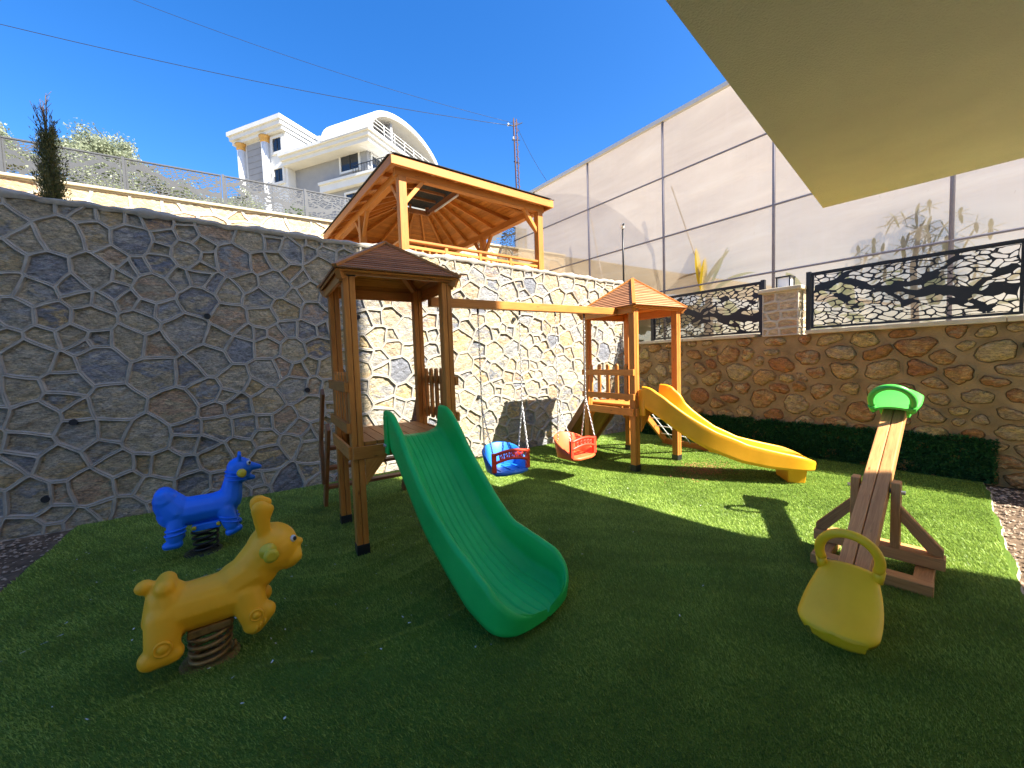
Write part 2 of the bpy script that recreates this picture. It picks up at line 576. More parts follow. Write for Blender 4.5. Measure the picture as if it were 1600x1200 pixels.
    def build(s, name, mats, parent=None, bevel=0.0, fix=False, world=True):
        """shapes given in world coordinates unless world=False (then thing-local)"""
        org, rz = (0, 0, 0), 0.0
        if parent is not None and world:
            root = parent
            while root.parent is not None:
                root = root.parent
            org, rz = tuple(root.location), root.rotation_euler[2]
        me = s.mesh(name, mats, org, rz)
        if fix:
            bm = bmesh.new()
            bm.from_mesh(me)
            bmesh.ops.remove_doubles(bm, verts=bm.verts, dist=1e-5)
            bmesh.ops.recalc_face_normals(bm, faces=bm.faces)
            bm.to_mesh(me)
            bm.free()
        o = bpy.data.objects.new(name, me)
        C.objects.link(o)
        if parent is not None:
            o.parent = parent
        if bevel:
            b = o.modifiers.new('bevel', 'BEVEL')
            b.width = bevel
            b.segments = 2
            b.limit_method = 'ANGLE'
            b.angle_limit = R(40)
        return o


def np_mesh(name, V, nper, mat, tint=None, smooth=False):
    """many equal polygons: V (n*nper,3)"""
    n = len(V) // nper
    me = bpy.data.meshes.new(name)
    me.vertices.add(len(V))
    me.vertices.foreach_set('co', np.asarray(V, dtype=np.float32).ravel())
    me.loops.add(len(V))
    me.loops.foreach_set('vertex_index', np.arange(len(V), dtype=np.int32))
    me.polygons.add(n)
    me.polygons.foreach_set('loop_start', np.arange(0, len(V), nper, dtype=np.int32))
    me.polygons.foreach_set('loop_total', np.full(n, nper, dtype=np.int32))
    if tint is not None:
        a = me.attributes.new('tint', 'FLOAT', 'FACE')
        a.data.foreach_set('value', np.asarray(tint, dtype=np.float32))
    me.materials.append(mat)
    me.update(calc_edges=True)
    me.validate()
    return me


def link(name, me, parent=None):
    o = bpy.data.objects.new(name, me)
    C.objects.link(o)
    if parent is not None:
        o.parent = parent
    return o


def leaf_quads(cent, size, aspect=0.45, up_bias=0.0, dirs=None):
    """random leaf-shaped quads (diamonds) around centres"""
    n = len(cent)
    d = nr.normal(size=(n, 3)) if dirs is None else dirs + nr.normal(size=(n, 3)) * 0.45
    d[:, 2] += up_bias
    d /= np.linalg.norm(d, axis=1)[:, None]
    e = np.cross(d, nr.normal(size=(n, 3)))
    e /= np.linalg.norm(e, axis=1)[:, None]
    L = (size * (0.6 + 0.8 * nr.random(n)))[:, None]
    Wd = L * aspect
    a = cent
    return np.stack([a, a + d * L * 0.5 + e * Wd * 0.5, a + d * L, a + d * L * 0.5 - e * Wd * 0.5], 1).reshape(-1, 3)


# ------------------------------------------------------------------ cell patterns (stone walls, cut screens)
def seeds_poisson(W, H, rmin, rmax, tries=9000, sx=1.0, rng=rnd, tight=0.5):
    pts, rad = [], []
    P = np.zeros((0, 2))
    for k in range(tries):
        f = k / tries
        r = rmax + (rmin - rmax) * (f ** 0.6)
        r *= 0.8 + 0.4 * rng.random()
        p = np.array([rng.random() * W, rng.random() * H])
        if len(P):
            d = np.hypot((P[:, 0] - p[0]) / sx, P[:, 1] - p[1])
            if (d < (np.array(rad) + r) * tight).any():
                continue
        P = np.vstack([P, p])
        rad.append(r)
    P = np.column_stack([P, np.array(rad)])
    return P


def cells(P, W, H, insets, nang=54, knn=26, sx=1.0):
    """for each seed: (seed, cos/sin, [radius arrays]) of the Voronoi cell inside [0,W]x[0,H]"""
    out = []
    RD = P[:, 2] * 0.5 if P.shape[1] > 2 else np.zeros(len(P))
    P = P[:, :2]
    Q = P / np.array([sx, 1.0])
    for i in range(len(P)):
        d2 = ((Q - Q[i]) ** 2).sum(1)
        idx = np.argsort(d2)[1:knn]
        mid = (Q[idx] - Q[i]) / 2
        # bisector in stretched space -> half plane in real space
        n = mid / np.array([sx, 1.0])
        # power diagram: big stones take more room
        dist = (mid * mid).sum(1) + (RD[i] ** 2 - RD[idx] ** 2) / 4 * 0.4
        ln = np.linalg.norm(n, axis=1)
        n = n / ln[:, None]
        dist = dist / ln
        n = np.vstack([n, [[1, 0], [-1, 0], [0, 1], [0, -1]]])
        dist = np.concatenate([dist, [W - P[i, 0], P[i, 0], H - P[i, 1], P[i, 1]]])
        th = np.linspace(0, 2 * np.pi, nang, endpoint=False)

        def rad(th, off):
            u = np.stack([np.cos(th), np.sin(th)])
            dn = n @ u
            r = np.where(dn > 1e-6, np.maximum(dist[:, None] - off, 0.004) / np.maximum(dn, 1e-6), 1e9)
            return r.min(0), r.argmin(0)
        r, am = rad(th, 0)
        extra = []
        for k in range(nang):
            a, b = am[k], am[(k + 1) % nang]
            if a != b:
                A = np.array([n[a], n[b]])
                if abs(np.linalg.det(A)) > 1e-6:
                    x = np.linalg.solve(A, np.array([dist[a], dist[b]]))
                    extra.append(math.atan2(x[1], x[0]) % (2 * math.pi))
        th = np.unique(np.concatenate([th, extra]))
        out.append((P[i], th, [rad(th, o)[0] for o in insets]))
    return out


def blur(r, k, times=1):
    for _ in range(times):
        s = r.copy()
        for j in range(1, k + 1):
            s = s + np.roll(r, j) + np.roll(r, -j)
        r = s / (2 * k + 1)
    return r


def warp2(u, v, amp=0.02, f=3.0, ph=0.0):
    du = amp * (np.sin(f * v * 2.1 + 1.3 * u * f + ph) + 0.6 * np.sin(f * 4.7 * v - f * 3.1 * u + ph * 2))
    dv = amp * (np.sin(f * u * 1.9 - 1.1 * v * f + ph + 2) + 0.6 * np.sin(f * 4.1 * u + f * 3.7 * v + ph))
    return u + du, v + dv


def stone_wall(mb, W, H, P, tr, mode='flat', inset=0.02, depth=0.022, amp=0.02, sx=1.0, wf=3.0, stone_mi=1, ph=0.0):
    """tr(u,v,d) -> world point, d = distance out of the wall"""
    if mode == 'flat':
        ins = [0.0, inset, inset + 0.009, inset + 0.03]
    else:
        ins = [0.0, inset]
    for (p, th, rs) in cells(P, W, H, ins, sx=sx):
        tint = rnd.random()
        n = len(th)
        ct, st = np.cos(th), np.sin(th)
        fade = lambda u, v: np.clip(np.minimum(np.minimum(u, W - u), np.minimum(v, H - v)) / 0.12, 0, 1)
        tilt = (rnd.uniform(-1, 1) * 0.05, rnd.uniform(-1, 1) * 0.05)
        rings = []
        jit = rnd.random() * 0.0012
        if mode == 'flat':
            dj = depth * (0.45 + 0.9 * rnd.random())
            r_in = np.minimum(rs[3], rs[2] * 0.9)
            spec = [(rs[0], jit, 0), (rs[1], jit + 0.004, 0), (rs[2], jit - dj, 0), (r_in, jit - dj + 0.006, 1), (r_in * 0.66, -dj + 0.010, 1), (r_in * 0.3, -dj + 0.012, 1)]
        else:
            r = blur(np.minimum(rs[1], rs[1].mean() * 1.5), 3, 2) * (0.70 + 0.28 * rnd.random())
            r = r * (1 + 0.08 * np.sin(2 * th + p[0] * 9) + 0.06 * np.sin(3 * th + p[0] * 19) + 0.045 * np.sin(5 * th + p[1] * 13) + 0.03 * np.sin(9 * th + p[0] * 31) + 0.02 * np.sin(14 * th + p[1] * 41))
            r = np.minimum(r, rs[0] * 0.93)
            h = depth * (0.6 + 0.7 * rnd.random())
            spec = [(rs[0], jit, 0), (r * 1.09, jit + 0.004, 0), (r * 1.03, jit - 0.012, 0), (r * 0.99, jit - 0.006, 1), (r * 0.95, h * 0.6, 1), (r * 0.8, h * 0.9, 1), (r * 0.55, h * 1.0, 1), (r * 0.25, h * 1.02, 1)]
            spec[1] = (np.minimum(r * 1.09, rs[0] * 0.985), jit + 0.004, 0)
            spec[2] = (np.minimum(r * 1.03, rs[0] * 0.96), jit - 0.012, 0)
        base = len(mb.v)
        first_stone = None
        for q, (r, dd, isst) in enumerate(spec):
            u, v = p[0] + r * ct, p[1] + r * st
            fa = fade(u, v)
            u2, v2 = warp2(u, v, amp, wf, ph)
            u, v = u + (u2 - u) * fa, v + (v2 - v) * fa
            dd = np.full(n, dd, dtype=float)
            if isst:
                dd = dd + tilt[0] * r * ct + tilt[1] * r * st
                kk = 0.004 if mode == 'flat' else 0.009
                dd = dd + kk * (np.sin(u * 41 + v * 23 + tint * 30) + np.sin(v * 57 - u * 31 + tint * 50) + 0.7 * np.sin(u * 97 + v * 83))
                if mode == 'flat':
                    dd = np.minimum(dd, 0.004)
            for k in range(n):
                mb.v.append(tr(u[k], v[k], dd[k]))
        cpt = warp2(p[0], p[1], amp, wf, ph)
        mb.v.append(tr(cpt[0], cpt[1], spec[-1][1]))
        ci = len(mb.v) - 1
        for q in range(len(spec) - 1):
            st_ = spec[q + 1][2] and (spec[q][2] or mode != 'flat' or q >= 2)
            mi = stone_mi if st_ else stone_mi - 1
            for k in range(n):
                l = (k + 1) % n
                mb.face((base + q * n + k, base + q * n + l, base + (q + 1) * n + l, base + (q + 1) * n + k), [(0, 0)] * 4, tint, mi, q >= 2)
        q = len(spec) - 1
        for k in range(n):
            mb.face((base + q * n + k, base + q * n + (k + 1) % n, ci), [(0, 0)] * 3, tint, stone_mi, True)
    return mb

# ================================================================== SETTING
# ---- ground: one soil sheet to the horizon
mb = MB()
mb.v += [(-900, -900, -0.035), (900, -900, -0.035), (900, 900, -0.035), (-900, 900, -0.035)]
mb.face((0, 1, 2, 3))
tag(mb.build('ground', M['soil']), kind='structure')

WALL_Y = 5.66
P0 = Vector((6.66, 1.4, 0))
DV = Vector((-0.45, 4.88, 0)).normalized()      # along the right wall, away from the viewer
NI = Vector((-DV.y, DV.x, 0))                   # out of the right wall, into the yard


def rw(t, z, d=0.0):
    p = P0 + DV * t + NI * d
    return Vector((p.x, p.y, z))


def turf_z(x, y):
    z = 0.004 * np.sin(2.1 * x + 0.7 * y) + 0.003 * np.sin(5.3 * y - 2.2 * x)
    ph = 9.5 * (y + 0.22 * np.sin(1.5 * x + 0.4) + 0.10 * np.sin(3.7 * x))
    ridge = np.clip(1 - np.abs(np.sin(ph)), 0, 1) ** 3
    mask = np.exp(-(((x - 1.0) / 1.3) ** 2 + ((y - 3.0) / 0.9) ** 2)) + 0.3 * np.exp(-(((x - 1.6) / 1.6) ** 2 + ((y - 1.6) / 0.7) ** 2))
    z = z + 0.034 * ridge * mask
    # a long fold running to the green slide and one under the yellow rocker
    for (x0, y0, x1, y1, a, wd) in ((-0.1, 1.9, 1.0, 2.2, 0.022, 0.045), (-0.33, 2.3, 0.6, 1.95, 0.016, 0.05), (-1.6, 3.7, -0.4, 4.1, 0.010, 0.03), (-0.9, 2.2, -0.2, 2.5, 0.014, 0.04), (1.9, 2.0, 3.0, 1.3, 0.010, 0.06)):
        dx, dy = x1 - x0, y1 - y0
        L = math.hypot(dx, dy)
        s = ((x - x0) * dx + (y - y0) * dy) / L / L
        wob = 0.05 * np.sin(s * 5)
        q = ((x - x0) * dy - (y - y0) * dx) / L + wob
        z = z + 2.4 * a * np.exp(-(q / wd) ** 2) * np.clip(1.2 - np.abs(s - 0.5) * 2.2, 0, 1)
    return z


def turf_ylow(x):
    return 0.9 + (x - 6.53) * 0.196


mb = MB()
nx, ny = 190, 150
rows = []
for j in range(ny + 1):
    row = []
    for i in range(nx + 1):
        x = -1.65 + 8.2 * i / nx
        yl = turf_ylow(x) + 0.010 * math.sin(x * 7) + 0.006 * math.sin(x * 17.3 + 2 * math.sin(x * 5)) + rnd.uniform(-.004, .004) * (j == 0)
        y = yl + (5.62 - yl) * j / ny
        xr = rw((y - 1.4) / DV.y, 0, 0.09).x
        x = -1.65 + (x + 1.65) * (xr + 1.65) / 8.2
        row.append((x + (0.012 * math.sin(y * 9) if i == 0 else 0), y, float(turf_z(np.array(x), np.array(y)))))
    rows.append(row)
mb.grid(rows, 0, True)
for i in range(nx):      # pale backing showing along the cut edge
    a, b = rows[0][i], rows[0][i + 1]
    k = len(mb.v)
    mb.v += [a, b, (b[0], b[1] - 0.012, -0.03), (a[0], a[1] - 0.012, -0.03)]
    mb.face((k, k + 1, k + 2, k + 3), None, .5, 1)
tag(mb.build('artificial_turf', [M['turf'], M['mortar_light']]), kind='structure')

# ---- turf blades
def turf_blades():
    out, tints = [], []
    Ntry = 900000
    x = nr.uniform(-1.64, 6.5, Ntry)
    y = nr.uniform(-0.6, 5.6, Ntry)
    d = np.hypot(x, y)
    dens = np.clip(7.0 / (d ** 1.6 + 0.6), 0.18, 1.0)
    xr = P0.x + DV.x * (y - 1.4) / DV.y - 0.1
    keep = (nr.random(Ntry) < dens) & (y > 0.9 + (x - 6.53) * 0.196 + 0.01) & (x < xr)
    # nothing the camera could ever see lies right under it
    keep &= d > 0.9
    x, y = x[keep], y[keep]
    n = len(x)
    z = turf_z(x, y)
    an = nr.uniform(0, 2 * np.pi, n)
    L = nr.uniform(0.010, 0.021, n)
    lean_dir = nr.uniform(-0.9, 0.9, n) + 2.4 + 0.8 * np.sin(x * 1.1 + y * 0.8)
    lean = nr.uniform(0.1, 1.1, n) * L
    wd = nr.uniform(0.0016, 0.003, n) * np.clip(d[keep] / 2.5, 1, 2.2)
    bx, by = np.cos(an) * wd, np.sin(an) * wd
    V = np.stack([np.stack([x - bx, y - by, z - .002], 1), np.stack([x + bx, y + by, z - .002], 1),
                  np.stack([x + np.cos(lean_dir) * lean, y + np.sin(lean_dir) * lean, z + L], 1)], 1).reshape(-1, 3)
    t = np.clip(nr.normal(0.42, 0.27, n) + 0.10 * np.sin(x * 3 + y * 2) + 0.10 * np.sin(7.1 * x - 4.3 * y + 2 * np.sin(3 * y)) + 0.09 * np.sin(13.7 * y + 5 * x + 3 * np.sin(2.3 * x)) + 0.07 * np.sin(23 * x + 17 * y), 0, 1)
    o = link('turf_blades', np_mesh('turf_blades', V, 3, M['grass_blade'], t))
    tag(o, 'short green plastic blades of the artificial lawn', 'grass', kind='stuff')


turf_blades()

# ---- pebbles on the bare soil strips and litter on the lawn
def pebbles():
    pts = []
    for k in range(5200):
        if k < 2300:
            x, y = rnd.uniform(-3.2, -1.68), rnd.uniform(2.0, 5.6)
        else:
            x = rnd.uniform(2.6, 6.6)
            y = turf_ylow(x) - rnd.random() ** 1.3 * 1.6 - 0.02
        pts.append((x, y, rnd.uniform(0.004, 0.02) * (1.6 if rnd.random() < .06 else 1)))
    V, T = [], []
    for (x, y, s) in pts:
        q = [Vector((rnd.uniform(.7, 1.3) * s * a, rnd.uniform(.7, 1.3) * s * b, rnd.uniform(.4, .8) * s * c)) for a, b, c in ((1, 0, 0), (0, 1, 0), (-1, 0, 0), (0, -1, 0), (0, 0, 1), (0, 0, -1))]
        an = rnd.random() * 6
        q = [Vector((p.x * math.cos(an) - p.y * math.sin(an) + x, p.x * math.sin(an) + p.y * math.cos(an) + y, p.z - 0.03 + s * .3)) for p in q]
        for a, b, c in ((0, 1, 4), (1, 2, 4), (2, 3, 4), (3, 0, 4)):
            V += [q[a], q[b], q[c]]
    o = link('gravel', np_mesh('gravel', np.array([tuple(v) for v in V]), 3, M['pebble']))
    tag(o, 'loose brown pebbles on the bare soil beside the lawn', 'gravel', kind='stuff')


pebbles()


def litter():
    V = []
    for k in range(120):
        if k < 55:
            x, y = rnd.gauss(0.3, 0.7), rnd.gauss(2.2, 0.5)
        elif k < 100:
            x, y = rnd.uniform(-1.5, 1.2), rnd.uniform(3.0, 5.4)
        else:
            x, y = rnd.uniform(1.4, 6.0), rnd.uniform(1.2, 5.0)
        if y < turf_ylow(x) + .05:
            continue
        z = float(turf_z(np.array(x), np.array(y))) + rnd.uniform(0.010, 0.017)
        a = rnd.random() * 6
        L, W = rnd.uniform(0.003, 0.010), rnd.uniform(0.0015, 0.005)
        c, s = math.cos(a), math.sin(a)
        for (p, q) in ((-1, -1), (1, -0.6), (0.8, 1), (-0.9, 0.7)):
            V.append((x + c * p * L - s * q * W, y + s * p * L + c * q * W, z + rnd.uniform(-.002, .004)))
    for (x0, y0, x1, y1, n) in ((-1.45, 3.05, -0.75, 3.45, 12), (-0.75, 3.45, -0.1, 3.75, 8)):
        for k in range(n):
            s_ = rnd.random()
            x, y = x0 + (x1 - x0) * s_ + rnd.gauss(0, .008), y0 + (y1 - y0) * s_ + rnd.gauss(0, .008)
            z = float(turf_z(np.array(x), np.array(y))) + .013
            c, s = math.cos(math.atan2(y1 - y0, x1 - x0)), math.sin(math.atan2(y1 - y0, x1 - x0))
            L, W = rnd.uniform(.005, .018), rnd.uniform(.0008, .002)
            for (p, q) in ((-1, -1), (1, -0.6), (0.8, 1), (-0.9, 0.7)):
                V.append((x + c * p * L - s * q * W, y + s * p * L + c * q * W, z))
    o = link('litter', np_mesh('litter', np.array(V), 4, M['white']))
    tag(o, 'tiny pale paper and leaf scraps scattered on the lawn', 'litter', kind='stuff')


litter()


def crumbs():
    V = []
    for k in range(900):
        x, y = 4.75 + rnd.gauss(0, .22), 3.02 + rnd.gauss(0, .16)
        z = float(turf_z(np.array(x), np.array(y))) + rnd.uniform(.012, .02)
        a = rnd.random() * 6
        c, s = math.cos(a), math.sin(a)
        L, W = rnd.uniform(.005, .014), rnd.uniform(.003, .007)
        for (p, q) in ((-1, -1), (1, -0.6), (0.8, 1), (-0.9, 0.7)):
            V.append((x + c * p * L - s * q * W, y + s * p * L + c * q * W, z + rnd.uniform(-.003, .003)))
    o = link('wood_crumbs', np_mesh('wood_crumbs', np.array(V), 4, mat_plain('dry_bark_crumbs', (.36, .17, .08), .9, .1, 0, .4, 40)))
    tag(o, 'brown bark crumbs spilled on the lawn below the yellow slide', 'crumbs', kind='stuff')


crumbs()

# ---- big retaining wall on the left
def wall_top(x):
    return 3.16 - 0.0265 * (x - 0.0)


LW_X0, LW_W, LW_H = -6.0, 12.24, 3.1
P = seeds_poisson(LW_W, LW_H, 0.09, 0.40, 9000, 1.05, tight=0.38)


def tr_left(u, v, d):
    x = LW_X0 + u
    return (x, WALL_Y - d, -0.05 + v * (wall_top(x) + 0.05) / LW_H)


mb = MB()
stone_wall(mb, LW_W, LW_H, P, tr_left, 'flat', 0.0105, 0.023, 0.008, 1.05, 4.5)
k = len(mb.v)
x1 = LW_X0 + LW_W
for (x, y, z) in ((LW_X0, WALL_Y + .10, -.2), (x1, WALL_Y + .10, -.2), (x1, WALL_Y + .10, wall_top(x1) + .004), (LW_X0, WALL_Y + .10, wall_top(LW_X0) + .004),
                  (LW_X0, 6.1, -.2), (x1, 6.1, -.2), (x1, 6.1, wall_top(x1) + .004), (LW_X0, 6.1, wall_top(LW_X0) + .004)):
    mb.v.append((x, y, z))
for q in ((0, 1, 2, 3), (5, 4, 7, 6), (4, 0, 3, 7), (1, 5, 6, 2), (3, 2, 6, 7)):
    mb.face([k + i for i in q])
# uneven mortar coping
rows = []
for i in range(260):
    x = LW_X0 + LW_W * i / 259
    zt = wall_top(x)
    q = 0.012 * math.sin(x * 5.3) + 0.010 * math.sin(x * 13.1 + 1) + 0.007 * math.sin(x * 31) + rnd.uniform(-.004, .004)
    rows.append([(x, WALL_Y - 0.002, zt - 0.03 - abs(q)), (x, WALL_Y - 0.022 - abs(q) * .5, zt - 0.006), (x, WALL_Y - 0.006, zt + 0.024 + q), (x, WALL_Y + 0.12, zt + 0.034 + q), (x, 6.12, zt + 0.02)])
mb.grid(rows, 0, True)
big_wall = thing('stone_wall', 'tall grey retaining wall of large irregular flat stones with raised mortar joints', 'wall', (0, WALL_Y, 0))
mb.build('masonry', [M['mortar'], M['stone']], big_wall)
for (x, z) in ((-0.49, 2.12), (-1.62, 1.04), (0.47, 1.22), (1.13, 2.16), (2.38, 2.12), (3.62, 2.2), (2.9, 0.95), (-1.86, 0.31)):
    t = MB().tube([(x, WALL_Y + .05, z), (x, WALL_Y - .012, z - .003)], 0.032, 14)
    t.build('drain_pipe', M['black'], big_wall)

# ---- right-hand wall of rounded stones
RW_T0, RW_L, RW_H = -4.2, 8.45, 1.80
P = seeds_poisson(RW_L, RW_H, 0.08, 0.285, 7000, 1.4)


def tr_right(u, v, d):
    return tuple(rw(RW_T0 + u, -0.06 + v, d))


right_wall = thing('stone_wall', 'low brown garden wall of rounded rust coloured stones set in wide mortar', 'wall', tuple(rw(0, 0)))
mb = MB()
stone_wall(mb, RW_L, RW_H, P, tr_right, 'round', 0.022, 0.042, 0.02, 1.4, 2.4, 1, 1.3)
ph = len(mb.v)
c0, c1 = rw(RW_T0, 0, -.02), rw(RW_T0 + RW_L, 0, -.02)
d0, d1 = rw(RW_T0, 0, -.3), rw(RW_T0 + RW_L, 0, -.3)
for z in (-.2, 1.735):
    for c in (c0, c1, d1, d0):
        mb.v.append((c.x, c.y, z))
for q in ((0, 1, 5, 4), (1, 2, 6, 5), (2, 3, 7, 6), (3, 0, 4, 7), (4, 5, 6, 7)):
    mb.face([ph + i for i in q])
mb.build('masonry', [M['mortar_brown'], M['stone_rust']], right_wall)
mb = MB()
for (a, b) in ((-4.2, -2.4), (-2.395, -0.6), (-0.595, 1.18)):
    mb.beam(rw(a, 1.768, -.10), rw(b, 1.768, -.10), 0.36, 0.055, tint=rnd.random())
for (a, b) in ((1.83, 3.0), (3.005, 4.2)):
    mb.beam(rw(a, 1.768, -.10), rw(b, 1.768, -.10), 0.34, 0.05, tint=rnd.random())
mb.build('coping', M['cap'], right_wall, 0.008)

# pillar on that wall
pil = thing('stone_pillar', 'short square pillar of stacked ochre stones with a pale cap on the garden wall', 'pillar', tuple(rw(1.5, 1.74)))
mb = MB()
PW = 0.46


def pillar_face(o, du, dn, W, H, seed):
    r2 = random.Random(seed)
    y = 0
    pts = []
    while y < H - .05:
        h = r2.uniform(.10, .15)
        x = r2.uniform(0, .08)
        while x < W:
            ww = r2.uniform(.14, .26)
            pts.append((min(W - .02, max(.02, x + ww / 2)), min(H - .02, y + h / 2 + r2.uniform(-.01, .01))))
            x += ww
        y += h
    stone_wall(mb, W, H, np.array(pts), lambda u, v, d: tuple(o + du * u + dn * d + Vector((0, 0, v))), 'flat', 0.010, 0.010, 0.006, 1.6, 6)


o0 = rw(1.5 - PW / 2, 1.74, 0.05)
pillar_face(o0, DV, NI, PW, 0.64, 3)
pillar_face(rw(1.5 - PW / 2, 1.74, 0.05 - PW), NI, -DV, PW, 0.64, 5)
mb.beam(rw(1.5, 1.74, .05 - PW / 2), rw(1.5, 2.37, .05 - PW / 2), PW - .05, PW - .05, DV, 0)
mb.build('masonry', [M['mortar_light'], M['stone_yellow']], pil)
mb = MB().beam(rw(1.5, 2.38, .05 - PW / 2), rw(1.5, 2.44, .05 - PW / 2), PW + .10, PW + .10, DV)
mb.build('cap', M['cap'], pil, 0.015)

# garden lamp on the pillar
lamp = thing('garden_lamp', 'small square black framed lamp with white panel on top of the stone pillar', 'lamp', tuple(rw(1.5, 2.441, -.16)))
mb = MB()
lw_ = 0.085
for a in (-1, 1):
    for b in (-1, 1):
        mb.beam(rw(1.5 + a * lw_, 2.441, -.16 + b * lw_), rw(1.5 + a * lw_, 2.60, -.16 + b * lw_), .016, .016, DV)
mb.beam(rw(1.5, 2.60, -.16), rw(1.5, 2.618, -.16), .20, .20, DV)
mb.beam(rw(1.5, 2.441, -.16), rw(1.5, 2.452, -.16), .19, .19, DV)
mb.build('frame', M['black'], lamp)
MB().beam(rw(1.5, 2.454, -.16), rw(1.5, 2.598, -.16), .15, .15, DV).build('panel', M['lamp_panel'], lamp)


# ---- laser-cut screens
def screen_mesh(name, W, H, seed, material, th=0.006, bar=0.0068):
    r3 = random.Random(seed)
    n = lambda: r3.random()
    # branching bands: (polyline, half width)
    bands = []
    y0 = H * (0.42 + 0.1 * n())
    main = [(W * i / 24, y0 + H * (0.16 * math.sin(i / 24 * 5.2 + 0.6) + 0.05 * math.sin(i / 24 * 11)) - H * 0.10 * i / 24 + H * 0.12) for i in range(25)]
    bands.append((main, [0.046 * H * (1.15 - 0.35 * math.sin(i / 24 * 3.1) + 0.2 * math.sin(i * 0.9)) for i in range(25)]))
    for (i0, sgn, ln) in ((1, -1, 7), (3, 1, 9), (8, -1, 8), (11, 1, 11), (14, -1, 9), (17, -1, 6), (19, 1, 6)):
        p = main[i0]
        br = []
        for k in range(ln + 1):
            s = k / ln
            br.append((p[0] + W * 0.36 * s * ln / 11, p[1] + sgn * H * (0.42 * s ** 1.2) + 0.02 * math.sin(k)))
        bands.append((br, [0.034 * H * (1 - 0.8 * k / ln) for k in range(ln + 1)]))
    segs = []
    for pl, ws in bands:
        for i in range(len(pl) - 1):
            segs.append((pl[i][0], pl[i][1], pl[i + 1][0], pl[i + 1][1], ws[i], ws[i + 1]))
    SG = np.array(segs)

    def inside(u, v):
        dx, dy = SG[:, 2] - SG[:, 0], SG[:, 3] - SG[:, 1]
        t = ((u[:, None] - SG[:, 0]) * dx + (v[:, None] - SG[:, 1]) * dy) / (dx * dx + dy * dy)
        t = np.clip(t, 0, 1)
        d = np.hypot(u[:, None] - SG[:, 0] - t * dx, v[:, None] - SG[:, 1] - t * dy)
        return (d - (SG[:, 4] * (1 - t) + SG[:, 5] * t)).min(1)
    m = 0.03
    P = seeds_poisson(W - 2 * m, H - 2 * m, 0.028, 0.056, 9000, 2.3, r3)
    g = inside(P[:, 0] + m, P[:, 1] + m)
    P = P[g > -0.05]
    mb = MB()
    for (p, ang, rs) in cells(P, W - 2 * m, H - 2 * m, [0.0, bar], nang=24, sx=2.3):
        ct, st = np.cos(ang), np.sin(ang)
        r0_ = rs[0]
        r1 = blur(rs[1], 1, 1)
        r1 = np.minimum(r1, r0_ * 0.95)
        pu, pv = p[0] + m, p[1] + m
        for _ in range(14):
            bad = inside(pu + r1 * ct, pv + r1 * st) < 0
            if not bad.any():
                break
            r1 = np.where(bad, r1 * 0.82, r1)
        hole = r1.mean() > 0.007 and inside(np.array([pu]), np.array([pv]))[0] > 0.002
        nA = len(ang)
        b = len(mb.v)

        def W2(u, v):
            f = np.clip(np.minimum(np.minimum(u, W - u), np.minimum(v, H - v)) / 0.08, 0, 1)
            a, c = warp2(u, v, 0.022, 6.5, seed)
            return u + (a - u) * f, v + (c - v) * f
        for r, dy in ((r0_, 0), (r1, 0), (r1, th), (r0_, th)):
            u, v = W2(pu + r * ct, pv + r * st)
            for k in range(nA):
                mb.v.append((u[k], dy, v[k]))
        for k in range(nA):
            l = (k + 1) % nA
            if hole:
                for q in range(3):
                    mb.face((b + q * nA + k, b + q * nA + l, b + (q + 1) * nA + l, b + (q + 1) * nA + k), [(0, 0)] * 4, .5)
        if not hole:
            mb.face([b + k for k in range(nA)], [(0, 0)] * nA)
            mb.face([b + 3 * nA + k for k in range(nA)][::-1], [(0, 0)] * nA)
    # rim of the sheet
    for (a, c, e, f) in ((0, W, 0, m), (0, W, H - m, H), (0, m, m, H - m), (W - m, W, m, H - m)):
        mb.box(a, c, -0.001, th + .001, e, f)
    return mb.mesh(name, material)


SCREEN_W, SCREEN_H = 1.87, 0.775
scr_a = screen_mesh('screen', SCREEN_W, SCREEN_H, 5, M['fence_shaded'])
scr_b = screen_mesh('screen', SCREEN_W, SCREEN_H, 8, M['fence_shaded'])


def screen_copy(me, mat):
    m2 = me.copy()
    m2.materials.clear()
    m2.materials.append(mat)
    return m2


def fence_panel(label, p0, az, z, me, mat, posts=(True, True), group='laser cut fence panels', L=SCREEN_W, flip=False):
    """p0 = end of the panel; local x runs along az"""
    t = thing('fence_panel', label, 'fence', (p0[0], p0[1], z), az, group)
    o = link('screen', me, t)
    o.location = (0.03, 0, 0.02)
    if flip:
        o.scale = (-1, 1, 1)
        o.location.x = 0.03 + SCREEN_W
    for k, on in enumerate(posts):
        if on:
            x = 0.0 if k == 0 else SCREEN_W + 0.06
            MB().box(x - .027, x + .027, -.03, .03, -.02, SCREEN_H + .05).build('post', mat, t, world=False)
    mb = MB().box(.03, SCREEN_W + .03, -.012, .018, SCREEN_H + .005, SCREEN_H + .035)
    mb.build('top_rail', mat, t, world=False)
    return t


azr = math.atan2(-DV.y, -DV.x)     # towards the viewer
e = rw(1.20, 0, -.14)
fence_panel('shade-darkened cut-out fence panel to the right of the stone pillar', (e.x, e.y), azr, 1.80, scr_a, M['fence_shaded'])
e = rw(3.72, 0, -.14)
fence_panel('shade-darkened cut-out fence panel between the stone pillar and the wall corner', (e.x, e.y), azr, 1.795, scr_b, M['fence_shaded'])
e = rw(-0.78, 0, -.14)
fence_panel('shade-darkened cut-out fence panel at the near end of the garden wall', (e.x, e.y), azr, 1.80, scr_b, M['fence_shaded'], (True, True))

